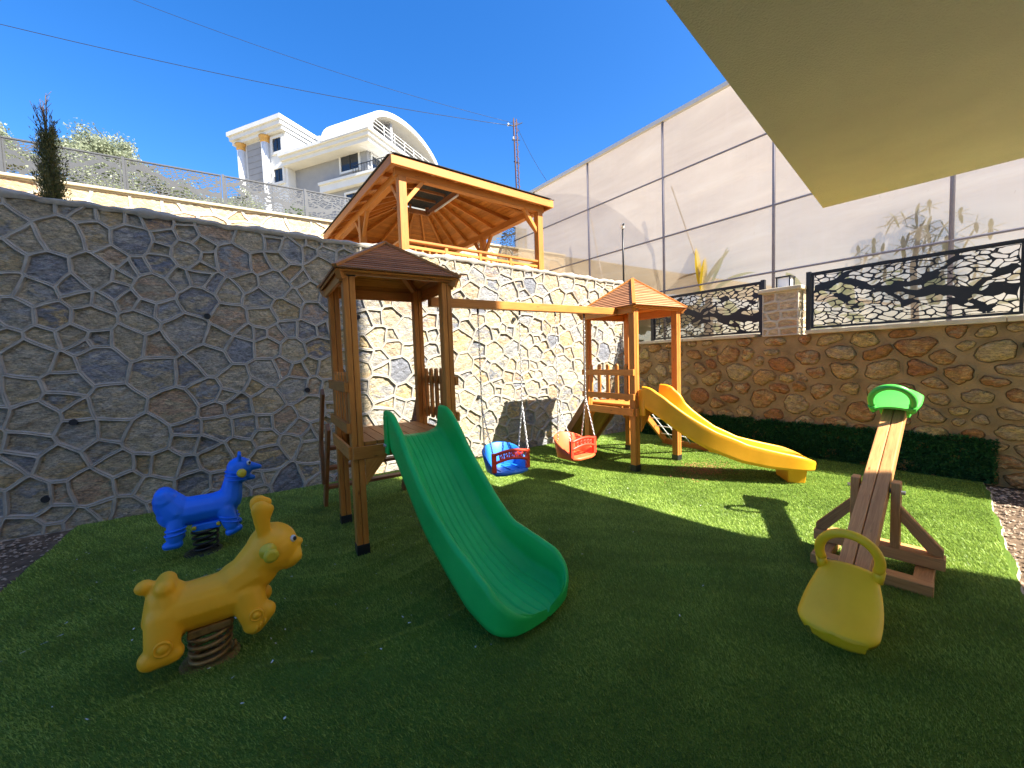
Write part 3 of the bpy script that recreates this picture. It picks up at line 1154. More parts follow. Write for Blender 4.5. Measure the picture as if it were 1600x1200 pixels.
# ---- artificial hedge mat along the foot of that wall
def hedge():
    t = thing('artificial_hedge', 'dark green plastic leaf mat lining the foot of the brown garden wall', 'hedge', tuple(rw(1.8, 0)))
    MB().beam(rw(-.55, .20, .028), rw(4.1, .20, .028), .035, .43).build('backing', M['hedge_leaf'], t)
    n = 46000
    tt = nr.uniform(-.57, 4.1, n)
    zz = nr.uniform(0.0, .455, n)
    dd = nr.uniform(.03, .075, n)
    top = nr.random(n) < .1
    zz[top] = .43 + .05 * nr.random(top.sum()) + .012 * np.sin(tt[top] * 17)
    cen = np.stack([P0.x + DV.x * tt + NI.x * dd, P0.y + DV.y * tt + NI.y * dd, zz], 1)
    dirs = np.tile(np.array([NI.x, NI.y, 0.35]), (n, 1))
    V = leaf_quads(cen, 0.032, 0.5, 0.1, dirs) - np.array(t.location)
    link('leaves', np_mesh('leaves', V, 4, M['hedge_leaf'], np.clip(nr.normal(.45, .3, n), 0, 1)), t)


hedge()

# ---- upper terrace, second wall, hillside
mb = MB()
mb.v += [(-14, 6.11, 2.74), (14, 6.11, 2.74), (14, 13.1, 2.78), (-14, 13.1, 2.78)]
mb.face((0, 1, 2, 3))
tag(mb.build('terrace', M['dry']), kind='structure')
mb = MB()
mb.v += [(-14, 6.11, -.2), (-14, 6.11, 2.74), (-14, 13.1, 2.78), (-14, 13.1, -.2)]
rows = []
for j in range(40):
    y = 13.25 + 75 * (j / 39) ** 1.6
    row = []
    for i in range(60):
        x = -60 + 120 * i / 59
        z = 5.84 + min(y - 13.25, 34) * 0.2 + (0.35 * math.sin(x * .31) * math.sin(y * .27) if y > 15 else 0)
        row.append((x, y, z))
    rows.append(row)
mb.grid(rows, 0, True)
tag(mb.build('hillside', M['dry']), kind='structure')

P = seeds_poisson(22.0, 3.1, 0.16, 0.40, 9000, 1.5)
up_wall = thing('stone_wall', 'sunlit yellow stone wall carrying the grey fence above the terrace', 'wall', (0, 13.1, 2.7))
mb = MB()
stone_wall(mb, 22.0, 3.1, P, lambda u, v, d: (-11 + u, 13.1 - d, 2.7 + v), 'flat', 0.024, 0.02, 0.03, 1.5, 2.0)
mb.box(-11, 11, 13.13, 13.45, 2.5, 5.8)
mb.build('masonry', [M['mortar_light'], M['stone_yellow']], up_wall)
MB().box(-11, 11, 13.04, 13.5, 5.805, 5.865).build('coping', M['cap'], up_wall, .01)

sa = screen_mesh('screen', SCREEN_W, SCREEN_H, 5, M['fence'], bar=0.0098)
sb = screen_mesh('screen', SCREEN_W, SCREEN_H, 8, M['fence'], bar=0.0098)
labs = ['grey cut-out fence panel at the far left end of the upper wall',
        'grey cut-out fence panel half hidden by the cypress shrub',
        'grey cut-out fence panel just right of the cypress shrub',
        'grey cut-out fence panel left of the white villa, above the yellow stones',
        'grey cut-out fence panel below the grey wing of the white villa',
        'grey cut-out fence panel partly behind the left eave of the pergola',
        'grey cut-out fence panel seen behind the pergola roof',
        'dark cut-out fence panel seen under the right eave of the pergola']
for k in range(8):
    x = -6.42 + 1.945 * k
    fence_panel(labs[k], (x, 13.2), 0.0, 5.865, sa if k % 2 else sb, M['fence'], (True, k == 7), 'grey fence panels on the upper wall', flip=(k % 3 == 1))

# ================================================================== VEGETATION
def tree(name, label, cat, base, h, cr, leafmat, n, leaf, trunk=0.10, clumps=26, seed=1, squash=0.8, group=None, upb=0.2):
    r2 = random.Random(seed)
    g2 = np.random.default_rng(seed)
    t = thing(name, label, cat, base, 0, group)
    mb = MB()
    zc = h - cr * squash
    top = Vector((r2.uniform(-.1, .1), r2.uniform(-.1, .1), zc * 0.75))
    mb.tube([(0, 0, -.1), (top.x * .4, top.y * .4, top.z * .5), tuple(top)], [trunk, trunk * .8, trunk * .6], 8)
    cl = []
    for k in range(clumps):
        a, b = r2.random() * 6.283, r2.uniform(-.75, 1)
        q = (1 - b * b) ** .5
        rr = cr * r2.uniform(.45, 1.0)
        c = Vector((math.cos(a) * q * rr, math.sin(a) * q * rr, zc + b * rr * squash))
        cl.append((c, cr * r2.uniform(.20, .38)))
        mid = top.lerp(c, .5) + Vector((0, 0, -.06 * cr))
        mb.tube([tuple(top), tuple(mid), tuple(c)], [trunk * .4, trunk * .22, trunk * .08], 5)
    mb.build('trunk', M['bark'], t, world=False)
    cen, tin = [], []
    per = n // clumps
    for c, s in cl:
        p = g2.normal(size=(per, 3))
        p /= np.linalg.norm(p, axis=1)[:, None]
        p *= (g2.random(per) ** .45)[:, None] * s * (0.7 + .6 * g2.random((per, 1)))
        cen.append(p * np.array([1, 1, .8]) + np.array(c))
        tin.append(np.clip(g2.normal(.5, .2, per) + r2.uniform(-.25, .25), 0, 1))
    cen = np.concatenate(cen)
    link('crown', np_mesh('crown', leaf_quads(cen, leaf, 0.4, upb), 4, leafmat, np.concatenate(tin)), t)
    return t


tree('olive_tree', 'pale grey-green tree behind the fence to the right of the cypress', 'tree', (-4.55, 20.7, 7.0), 3.2, 1.3, M['olive_leaf'], 26000, .09, .10, 60, 3)
tree('olive_tree', 'pale grey-green tree at the left edge of the picture behind the fence', 'tree', (-7.35, 20.9, 7.0), 3.05, 1.1, M['olive_leaf'], 20000, .09, .10, 50, 9)
tree('olive_tree', 'low grey-green tree in front of the villa columns', 'tree', (-0.2, 22.5, 7.6), 2.15, 1.0, M['olive_leaf'], 9000, .08, .06, 26, 12)
for k, (x, y, h, c, lb) in enumerate(((-6.3, 15.6, 1.25, 1.0, 'leafy bush behind the fence left of the cypress'), (-4.1, 16.2, 1.45, 1.15, 'leafy bush behind the fence right of the cypress'),
                                      (-2.2, 15.9, 1.1, 1.1, 'leafy bush behind the fence under the pale tree'), (-0.4, 16.4, .95, 1.0, 'leafy bush behind the middle of the grey fence'),
                                      (1.3, 16.0, .8, .8, 'leafy bush behind the fence below the villa'))):
    tree('bush', lb, 'bush', (x, y, 6.25), h, c, M['bush_leaf'] if k == 4 else M['olive_leaf'], 7000, .09, .05, 16, 20 + k, .7, 'bushes behind the grey fence')


def cypress():
    t = thing('cypress', 'slim dark green cypress shrub with a thin bare top standing on the tall wall', 'shrub', (-1.83, 6.42, 2.74))
    mb = MB()
    mb.tube([(0, 0, -.02), (.01, 0, .9), (-.01, .01, 1.62)], [.03, .02, .008], 7)
    tips = []
    for k in range(420):
        z = rnd.uniform(0.05, 1.42)
        f = z / 1.45
        rad = 0.155 * (1 - 0.55 * f ** 2.5) * rnd.uniform(.5, 1.1)
        a = rnd.random() * 6.283
        p0 = Vector((rad * .25 * math.cos(a), rad * .25 * math.sin(a), z - .12))
        p1 = Vector((rad * math.cos(a), rad * math.sin(a), z + rnd.uniform(.05, .16)))
        tips.append((p0, p1))
    for k in range(16):
        a = rnd.random() * 6.28
        z = rnd.uniform(1.25, 1.5)
        p0 = Vector((0, 0, z - .15))
        p1 = Vector((rnd.uniform(.03, .12) * math.cos(a), rnd.uniform(.03, .12) * math.sin(a), z + rnd.uniform(.15, .38)))
        mb.tube([tuple(p0), tuple(p0.lerp(p1, .5) + Vector((0, 0, .02))), tuple(p1)], [.005, .0035, .002], 4)
        for j in range(5):
            q = p0.lerp(p1, rnd.uniform(.5, .95))
            mb.tube([tuple(q), tuple(q + Vector((rnd.uniform(-.05, .05), rnd.uniform(-.05, .05), rnd.uniform(.02, .09))))], [.0025, .0015], 4)
    mb.build('trunk', M['bark'], t, world=False)
    cen, dirs = [], []
    for p0, p1 in tips:
        for j in range(30):
            s = rnd.random()
            q = p0.lerp(p1, s)
            cen.append((q.x + rnd.gauss(0, .012), q.y + rnd.gauss(0, .012), q.z + rnd.gauss(0, .012)))
            d = (p1 - p0).normalized()
            dirs.append(tuple(d))
    cen = np.array(cen)
    V = leaf_quads(cen, .035, .22, .3, np.array(dirs))
    link('crown', np_mesh('crown', V, 4, M['cypress_leaf'], np.clip(nr.normal(.45, .28, len(cen)), 0, 1)), t)


cypress()

# ================================================================== THE BUILDING OVERHEAD
bld = thing('building', 'cream building whose rough rendered balcony underside juts in at the top right', 'building', (4.15, 1.52, 0))
E1 = Vector((-math.cos(R(11.7)), -math.sin(R(11.7)), 0))     # front edge, running left
E2 = Vector((math.cos(R(-81)), math.sin(R(-81)), 0))         # side edge, running back
K0 = Vector((4.15, 1.52, 2.72))
mb = MB()
poly = [K0, K0 + E2 * 5.2, K0 + E2 * 5.2 + E1 * 4.7, K0 + E1 * 4.7]
mb.prism([tuple(p) for p in poly], (0, 0, .42))
mb.build('balcony_slab', M['soffit'], bld)
mb = MB()
q0 = Vector((6.1, -3.6, 0))
poly = [q0, q0 + E2 * 8, q0 + E2 * 8 + E1 * 18, q0 + E1 * 18]
mb.prism([tuple(p) for p in poly], (0, 0, 17.0))
mb.build('wall', M['wallcream'], bld)

# ================================================================== PERGOLA (roofed timber shelter on the terrace)
PAVZ = 2.76
pav = thing('pergola', 'honey coloured timber pergola with dark shingled hip roof standing on the tall wall', 'pergola', (2.04, 6.8, PAVZ), R(5.0))
PW_, PD = 3.6, 4.9
ZE = 2.24                      # top of fascia above the terrace
pw = M['pav_wood']
for (x, y) in ((.22, .2), (PW_ - .22, .2), (.22, 2.45), (PW_ - .22, 2.45), (.22, 4.7), (PW_ - .22, 4.7)):
    MB().box(x - .07, x + .07, y - .07, y + .07, 0, ZE - .24).build('post', pw, pav, .006, world=False)
mb = MB()
mb.box(.1, PW_ - .1, .14, .26, ZE - .24, ZE - .10)
mb.box(.1, PW_ - .1, 4.64, 4.76, ZE - .24, ZE - .10)
mb.box(.161, .279, .26, 4.64, ZE - .241, ZE - .101)
mb.box(PW_ - .279, PW_ - .161, .26, 4.64, ZE - .241, ZE - .101)
mb.build('beam_frame', pw, pav, .005, world=False)
mb = MB()
mb.box(-.03, PW_ + .03, -.03, 0.01, ZE - .15, ZE)
mb.box(-.03, PW_ + .03, PD - .01, PD + .03, ZE - .15, ZE)
mb.box(-.03, .01, .012, PD - .012, ZE - .15, ZE)
mb.box(PW_ - .01, PW_ + .03, .012, PD - .012, ZE - .15, ZE)
mb.build('fascia', pw, pav, .004, world=False)
# roof slopes: boards parallel to the eaves, rafters on their undersides, shingles on top
OX0, OX1, OY0, OY1 = 1.32, 2.28, 1.45, 3.45
RISE = 0.56
ZO = ZE + RISE
cor = [Vector((0, 0, ZE)), Vector((PW_, 0, ZE)), Vector((PW_, PD, ZE)), Vector((0, PD, ZE))]
opn = [Vector((OX0, OY0, ZO)), Vector((OX1, OY0, ZO)), Vector((OX1, OY1, ZO)), Vector((OX0, OY1, ZO))]
boards, raft, shin = MB(), MB(), MB()
for i in range(4):
    A, B, Cc, D = cor[i], cor[(i + 1) % 4], opn[(i + 1) % 4], opn[i]
    nrm = (B - A).cross(D - A).normalized()
    nb = 15
    for k in range(nb):
        s0, s1 = k / nb, (k + .93) / nb
        a, b = A.lerp(D, s0), B.lerp(Cc, s0)
        c, d = B.lerp(Cc, s1), A.lerp(D, s1)
        boards.prism([tuple(a), tuple(b), tuple(c), tuple(d)], nrm * .016)
    ns = 26
    for k in range(ns):
        s0, s1 = k / ns, min(1, (k + 1.15) / ns)
        a, b = A.lerp(D, s0), B.lerp(Cc, s0)
        c, d = B.lerp(Cc, s1), A.lerp(D, s1)
        off = nrm * .022
        ov = (-(D - A).normalized() * .06) if k == 0 else Vector((0, 0, 0))
        shin.prism([tuple(a + off + ov + nrm * .012), tuple(b + off + ov + nrm * .012), tuple(c + off), tuple(d + off)], nrm * .010)
    nr_ = 5 if i % 2 == 0 else 7
    for k in range(1, nr_):
        s = k / nr_
        a, d = A.lerp(B, s), D.lerp(Cc, s)
        raft.beam(a - nrm * .045, d - nrm * .045, .05, .085, tuple(nrm))
    raft.beam(A - Vector((0, 0, .05)), D - Vector((0, 0, .05)), .06, .10)
roof = boards.build('roof', pw, pav, world=False)
raft.build('rafters', pw, roof, .003, world=False)
shin.build('shingles', M['shingle'], roof, world=False)
# raised lantern over the opening
mb = MB()
for a in range(4):
    p, q = opn[a], opn[(a + 1) % 4]
    mb.beam(p - Vector((0, 0, .03)), q - Vector((0, 0, .03)), .06, .12)
    for s in (0.02, .5, .98):
        c = p.lerp(q, s)
        mb.beam(c + Vector((0, 0, .03)), c + Vector((0, 0, .13)), .05, .05)
for s in (.25, .5, .75):
    mb.beam(opn[0].lerp(opn[3], s) + Vector((0, 0, .11)), opn[1].lerp(opn[2], s) + Vector((0, 0, .11)), .045, .06)
mb.build('lantern_frame', M['wood_dark'], roof, .003, world=False)
mb = MB()
lz = ZO + .135
e = .14
lc = [Vector((OX0 - e, OY0 - e, lz)), Vector((OX1 + e, OY0 - e, lz)), Vector((OX1 + e, OY1 + e, lz)), Vector((OX0 - e, OY1 + e, lz))]
r1, r2_ = Vector((1.8, OY0 + .45, lz + .16)), Vector((1.8, OY1 - .45, lz + .16))
for q in ((lc[0], lc[1], r1), (lc[2], lc[3], r2_)):
    nn = (q[1] - q[0]).cross(q[2] - q[0]).normalized()
    mb.prism([tuple(p) for p in q], nn * .03)
for q in ((lc[1], lc[2], r2_, r1), (lc[3], lc[0], r1, r2_)):
    nn = (q[1] - q[0]).cross(q[2] - q[0]).normalized()
    mb.prism([tuple(p) for p in q], nn * .03)
mb.build('lantern_cap', M['shingle'], roof, world=False)
# tube light under the opening
MB().tube([(OX1 - .02, 1.75, ZO - .12), (OX1 - .02, 2.95, ZO - .12)], .025, 10).build('tube_light', M['lamp_panel'], pav, world=False)
# braces
def brace(x, y, dx, dy):
    L = .42
    MB().beam((x + dx * .05, y + dy * .05, ZE - .24 - L), (x + dx * L, y + dy * L, ZE - .21), .07, .07).build('brace', pw, pav, .004, world=False)


for (x, y, ds) in ((.22, .2, ((1, 0), (0, 1))), (PW_ - .22, .2, ((-1, 0), (0, 1))), (.22, 2.45, ((0, 1), (0, -1))), (PW_ - .22, 2.45, ((0, 1), (0, -1))), (.22, 4.7, ((1, 0), (0, -1))), (PW_ - .22, 4.7, ((-1, 0), (0, -1)))):
    for d in ds:
        brace(x, y, *d)
# railing
def railing(p, q, n):
    mb = MB()
    p, q = Vector(p), Vector(q)
    for z in (.22, .82, .93):
        mb.beam(p + Vector((0, 0, z)), q + Vector((0, 0, z)), .05 if z < .9 else .09, .05 if z < .9 else .04)
    for k in range(1, n):
        c = p.lerp(q, k / n)
        mb.beam(c + Vector((0, 0, .245)), c + Vector((0, 0, .795)), .035, .035)
    for s in (.25, .5, .75):
        c = p.lerp(q, s)
        mb.beam(c, c + Vector((0, 0, .909)), .061, .061)
    mb.build('railing', pw, pav, .004, world=False)


railing((.29, .2, 0), (PW_ - .29, .2, 0), 22)
railing((PW_ - .22, .27, 0), (PW_ - .22, 2.38, 0), 13)
railing((.22, .27, 0), (.22, 2.38, 0), 13)

# ================================================================== GREENHOUSE
def gw(t, z, off=3.0):
    p = P0 + DV * t - NI * off
    return Vector((p.x, p.y, z))


gh = thing('greenhouse', 'large greenhouse with hazy stained plastic film on a steel frame', 'greenhouse', tuple(gw(2.6, 1.7)))
TA, TB, GZ0, GZ1 = -9.0, 11.6, 1.6, 7.58
mb = MB()
rows = []
for i in range(104):
    t = TA + (TB - TA) * i / 103
    row = []
    for j in range(40):
        z = GZ0 + (GZ1 - GZ0) * j / 39
        fr = abs(math.sin(math.pi * (t - 0.09) / 2.57))
        bul = 0.05 * fr * (0.4 + 0.6 * abs(math.sin(math.pi * (z - 3.2) / 1.45))) + 0.012 * math.sin(t * 3.1 + z * 2) + .008 * math.sin(z * 7 + t * 5)
        row.append(gw(t, z, 3.0 + 0.03 + bul))
    rows.append(row)
mb.grid(rows, 0, True)
mb.build('film', M['film'], gh)
mb = MB()
rows = []
for i in range(60):
    t = TA + (TB - TA) * i / 59
    rows.append([gw(t, GZ1 + 1.2 * math.sin(math.pi * j / 12), 3.0 + 9 * j / 12) for j in range(13)])
mb.grid(rows, 0, True)
rows = [[gw(TB, z, o) for z in (GZ0, 4.6, GZ1)] for o in (3.03, 6, 9, 12)]
mb.grid(rows, 0, True)
b_ = len(mb.v)
arc = [gw(TB, GZ1 + 1.2 * math.sin(math.pi * j / 12), 3.0 + 9 * j / 12) for j in range(13)]
mb.v += [tuple(p) for p in arc]
mb.face(list(range(b_, b_ + 13)))
rows = [[gw(t_, z, 12) for z in (GZ0, 4.6, GZ1)] for t_ in (TA, 0, 6, TB)]
mb.grid(rows, 0, True)
mb.build('roof_film', M['roof_film'], gh)
for k in range(-3, 5):
    t = 0.09 + 2.57 * k
    MB().tube([gw(t, GZ0, 3.0), gw(t, GZ1, 3.0)], .032, 8).build('post', M['purple_frame'], gh)
for z in (3.22, 4.62, 6.15):
    MB().tube([gw(TA, z, 2.99), gw(TB, z, 2.99)], .022, 8).build('rail', M['purple_frame'], gh)
mb = MB().beam(gw(TA, GZ1 + .02, 2.98), gw(TB, GZ1 + .02, 2.98), .10, .10)
mb.build('gutter', M['white'], gh)
# inclined braces behind the film
for (t0, t1) in ((5.2, 3.9), (8.0, 7.2)):
    MB().tube([gw(t0, 6.0, 3.35), gw(t1, 2.0, 3.35)], .02, 6).build('brace', M['purple_frame'], gh)

# plants that show through the film
def arc_leaf(mb, p, d, L, W, droop, tint, lobes=False):
    p, d = Vector(p), Vector(d).normalized()
    sd = d.cross(Vector((0, 0, 1)))
    sd = sd.normalized() if sd.length > .05 else Vector((1, 0, 0))
    n = 9
    rows = []
    for i in range(n + 1):
        s = i / n
        c = p + d * (L * s) + Vector((0, 0, -droop * s * s))
        wv = W * (math.sin(math.pi * min(1, .06 + s * .94)) ** .6) * (1 - .3 * s)
        rows.append([c - sd * wv + Vector((0, 0, -.15 * wv)), c, c + sd * wv + Vector((0, 0, -.15 * wv))])
    mb.grid(rows, 0, True, tint=tint)


banana = thing('banana_plant', 'banana plant with an upright yellow leaf and a brown hanging leaf behind the film', 'plant', tuple(gw(4.2, 1.7, 3.4)))
mb = MB().tube([gw(4.3, 1.7, 3.5), gw(4.3, 2.6, 3.48), gw(4.25, 3.3, 3.45)], [.12, .1, .06], 10)
mb.build('stem', M['bark'], banana)
for (t, z, dt, dz, L, W, dr) in ((4.2, 3.2, -.35, .9, 1.1, .20, .1), (4.1, 3.1, -.7, .6, 1.2, .22, .5), (4.4, 3.2, -.5, .9, 1.3, .2, .3), (4.0, 3.0, -.9, .4, 1.0, .2, .5)):
    mb = MB()
    arc_leaf(mb, gw(t, z, 3.36), DV * dt + Vector((0, 0, dz)) - NI * .1, L, W, dr, rnd.random())
    mb.build('leaf', M['banana_leaf'], banana)
mb = MB()
arc_leaf(mb, gw(4.3, 3.15, 3.13), DV * .12 + Vector((0, 0, 1)), 1.05, .20, .0, .5)
arc_leaf(mb, gw(4.28, 3.05, 3.13), DV * -.1 + Vector((0, 0, 1)), .85, .20, .0, .2)
mb.build('yellow_leaf', M['yellow_leaf'], banana)
mb = MB()
arc_leaf(mb, gw(4.3, 3.55, 3.13), DV * .95 + Vector((0, 0, .12)), .70, .11, .18, .5)
mb.build('brown_leaf', M['brown_leaf'], banana)

papaya = thing('papaya_plant', 'bushy plant with star shaped leaves pressed behind the film above the right fence', 'plant', tuple(gw(.55, 1.7, 3.6)))
mb = MB().tube([gw(.55, 1.7, 3.6), gw(.6, 3.0, 3.55), gw(.5, 3.7, 3.5)], [.06, .045, .02], 8)
mb.build('stem', M['bark'], papaya)
for k in range(64):
    mb = MB()
    t, z = rnd.gauss(.45, .42), rnd.uniform(2.3, 3.95)
    if z > 3.5 and abs(t - .45) > .45:
        continue
    c = gw(t, z, rnd.uniform(3.12, 3.22))
    fa = rnd.random() * 6.28
    for j in range(6):
        a = fa + j * 1.047 + rnd.uniform(-.2, .2)
        arc_leaf(mb, c, DV * math.cos(a) + Vector((0, 0, math.sin(a))) - NI * rnd.uniform(-.2, .3), rnd.uniform(.13, .24), .035, .03, rnd.random())
    mb.build('leaf', M['bush_leaf'], papaya)
mb = MB()
for k in range(120):
    t = rnd.uniform(-7, 10)
    z = rnd.uniform(1.7, 3.1)
    arc_leaf(mb, gw(t, z, rnd.uniform(4.2, 8)), Vector((rnd.uniform(-1, 1), rnd.uniform(-1, 1), rnd.uniform(.2, 1.4))), rnd.uniform(.7, 1.5), .2, .5, rnd.random())
tag(mb.build('banana_crop', M['banana_leaf']), 'blurred green mass of crops deeper inside the greenhouse', 'crop', kind='stuff')
mb = MB()
mb.v += [tuple(gw(-12, 1.62, .31)), tuple(gw(14, 1.62, .31)), tuple(gw(14, 1.62, 30)), tuple(gw(-12, 1.62, 30))]
mb.face((0, 1, 2, 3))
tag(mb.build('upper_ground', M['sand']), kind='structure')
mb = MB()  # unseen pale floor, added to bounce sunlight up under the balcony
mb.v += [(-9, -1.3, -.025), (3.2, -0.9, -.025), (16, -0.2, -.025), (16, -14, -.025), (-9, -14, -.025)]
mb.face((0, 1, 2, 3, 4))
tag(mb.build('bounce_paving', M['bounce_paving']), kind='structure')

# ================================================================== SMALL THINGS ON THE SKYLINE
cc = thing('security_camera', 'small white security camera on a thin black pole at the wall corner', 'camera', (6.49, 5.86, 2.98))
MB().tube([(6.49, 5.86, 2.95), (6.49, 5.86, 4.18)], .019, 10).build('pole', M['black'], cc)
mb = MB().tube([(6.49, 5.86, 4.15), (6.49, 5.86, 4.24)], .03, 10)
mb.tube([(6.53, 5.92, 4.225), (6.40, 5.76, 4.20)], .03, 10)
c_ = mb.build('housing', M['white'], cc)
MB().tube([(6.402, 5.762, 4.201), (6.394, 5.752, 4.20)], .022, 10).build('lens', M['black'], c_)

mast = thing('utility_pole', 'thin rusty lattice pole with a small cross arm carrying the overhead wires', 'pole', (10.0, 15.0, 5.9))
mb = MB()
for (a, b) in ((-.07, -.07), (.07, -.07), (.0, .07)):
    mb.tube([(10.03 + a, 15 + b, 5.6), (9.93 + a, 15 + b, 12.0)], .022, 6)
for k in range(20):
    z = 6 + k * .3
    mb.tube([(9.96, 14.93, z), (10.1, 14.93, z + .15), (10.02, 15.07, z + .3)], .012, 4)
mb.build('pole', mat_plain('rusty_steel', (0.10, 0.05, 0.035), .8, .3, .2, .3, 12), mast)
for q in ([(9.55, 14.9, 11.62), (9.95, 15, 11.72), (10.42, 15.1, 12.05)], [(9.8, 15, 11.1), (10.2, 15, 11.2)], [(9.85, 15, 10.2), (10.15, 15, 10.2)]):
    MB().tube(q, .022, 6).build('cross_arm', M['black'], mast)
for (x, z) in ((9.6, 11.62), (10.0, 11.75), (9.85, 11.12)):
    MB().lathe([(.02, 0), (.05, .02), (.03, .06), (.045, .09), (.02, .12)], (x, 14.97, z), n=8).build('insulator', M['white'], mast)


def wire(name_label, pts, sag, r=.012):
    out = []
    for i in range(len(pts) - 1):
        a, b = Vector(pts[i]), Vector(pts[i + 1])
        for k in range(24):
            s = k / 24
            p = a.lerp(b, s)
            p.z -= sag * 4 * s * (1 - s)
            out.append(tuple(p))
    out.append(tuple(pts[-1]))
    o = MB().tube(out, r, 5).build('overhead_wire', M['black'])
    tag(o, name_label, 'wire')


def ray_pt(px, py, dist):
    d = f_ + r_ * ((px - 800) / 622.0) - u_ * ((py - 600) / 622.0)
    d = Matrix.Rotation(YAW, 3, 'Z') @ d
    t = dist / math.hypot(d.x, d.y)
    return Vector((0, 0, 1.5)) + d * t


ROPE = (9.9, 15.0, 11.72)
wire('thick twisted overhead wire, the lower one crossing the blue sky', [(-14.9, 21.9, 13.84), ROPE], 0.55, .010)
wire('thin overhead wire, the upper one crossing the blue sky', [(-12.5, 21.5, 17.2), (10.0, 15.0, 11.85)], 0.75, .007)
wire('short overhead wire running from the pole down to the greenhouse', [(10.1, 15.0, 11.7), tuple(gw(9.6, 7.62, 3.0))], 0.12, .008)

# ================================================================== WHITE VILLA ON THE HILL
HB = 8.5
villa = thing('villa', 'white and grey villa with arched roof gable, gilded columns and balcony on the hill', 'house', (7.65, 31.07, HB), R(36))
hz = lambda z: z - HB
W_, G_ = M['white'], M['grey_render']
MB().box(1.3, 11.5, 1.3, 9.2, 0, hz(18.4)).build('wing_wall', G_, villa, world=False)
mb = MB()
mb.box(0.25, 12.5, 0.25, 9.3, hz(18.30), hz(18.62))
mb.box(0.05, 12.5, 0.05, 9.31, hz(18.625), hz(18.9))
mb.box(-.12, 12.5, -.12, 9.32, hz(18.905), hz(19.13))
mb.build('cornice', W_, villa, world=False)
mb = MB()
a = [(.1, .1, hz(19.14)), (12, .1, hz(19.14)), (12, 9.1, hz(19.14)), (.1, 9.1, hz(19.14))]
b = [(2.4, 3.2, hz(20.6)), (10, 3.2, hz(20.6)), (10, 6.5, hz(20.6)), (2.4, 6.5, hz(20.6))]
mb.v += a + b
for q in ((0, 1, 5, 4), (1, 2, 6, 5), (2, 3, 7, 6), (3, 0, 4, 7), (4, 5, 6, 7), (3, 2, 1, 0)):
    mb.face(q)
mb.build('roof', M['shingle'], villa, world=False)
# barrel gable
mb = MB()
prof_o, prof_i = [], []
for k in range(25):
    an = math.pi * k / 24
    prof_o.append((4.95 - 5.1 * math.cos(an), hz(18.95) + 2.8 * math.sin(an)))
    prof_i.append((4.95 - 4.7 * math.cos(an), hz(18.95) + 2.4 * math.sin(an)))
rows = []
for k in range(25):
    (x0, z0), (x1, z1) = prof_o[k], prof_i[k]
    rows.append([(x1, 4.5, z1), (x1, -.1, z1), (x1 - .0, -.14, z1 + .02), (x0, -.14, z0), (x0, -.05, z0 + .03), (x0, 4.5, z0 + .03)])
mb.grid(rows, 0, False)
mb.build('arched_gable', W_, villa, world=False)
mb = MB()
mb.prism([(x, 1.5, z) for x, z in prof_i], (0, .15, 0))
gw_ = mb.build('gable_wall', G_, villa, world=False)
MB().box(3.0, 3.25, .3, 1.5, hz(19.14), hz(21.0)).build('gable_fin', G_, villa, world=False)
MB().box(4.2, 7.6, 1.44, 1.5, hz(19.2), hz(20.4)).build('gable_panel', W_, villa, world=False)
mb = MB()
for z in (19.5, 19.8, 20.05):
    mb.tube([(.5, -.02, hz(z)), (9.5, -.02, hz(z))], .03, 6)
for k in range(8):
    mb.tube([(.5 + k * 1.28, -.02, hz(19.13)), (.5 + k * 1.28, -.02, hz(20.05))], .03, 6)
mb.build('roof_railing', W_, villa, world=False)
# lower cornice and corner balcony
mb = MB()
mb.box(.9, 12, 1.31 - 1.9, 6.0, hz(15.75), hz(16.3))
mb.box(.75, 12, 1.31 - 2.05, 6.02, hz(16.305), hz(16.5))
mb.build('balcony', W_, villa, world=False)
mb = MB()
for (p, q) in (((.85, -.65), (.85, 2.4)), ((.85, -.65), (4.0, -.65))):
    for z in (16.55, 17.15):
        mb.beam((p[0], p[1], hz(z)), (q[0], q[1], hz(z)), .05, .05)
    for k in range(12):
        s = k / 11
        x, y = p[0] + (q[0] - p[0]) * s, p[1] + (q[1] - p[1]) * s
        mb.beam((x, y, hz(16.5)), (x, y, hz(17.15)), .03, .03)
mb.build('balcony_railing', M['black'], villa, world=False)
mb = MB()
mb.v += [(3, -.6, hz(15.74)), (12, -.6, hz(15.74)), (12, -.6, 0), (3, -.6, 0)]
MB().box(2.4, 11.4, .2, 1.29, 0, hz(15.74)).build('lower_wall', W_, villa, world=False)


def window_x(x, y0, y1, z0, z1, fw=.16, cross=True):
    """window in a wall facing local -x"""
    mb = MB()
    mb.box(x - .10, x + .02, y0 - fw, y0, z0 - fw, z1 + fw)
    mb.box(x - .10, x + .02, y1, y1 + fw, z0 - fw, z1 + fw)
    mb.box(x - .099, x + .02, y0, y1, z1, z1 + fw)
    mb.box(x - .13, x + .02, y0, y1, z0 - fw, z0)
    f = mb.build('window', W_, villa, world=False)
    MB().box(x - .02, x + .01, y0, y1, z0, z1).build('pane', M['pane'], f, world=False)
    mb = MB()
    mb.box(x - .05, x - .021, (y0 + y1) / 2 - .03, (y0 + y1) / 2 + .03, z0, z1)
    mb.build('mullion', M['black'], f, world=False)


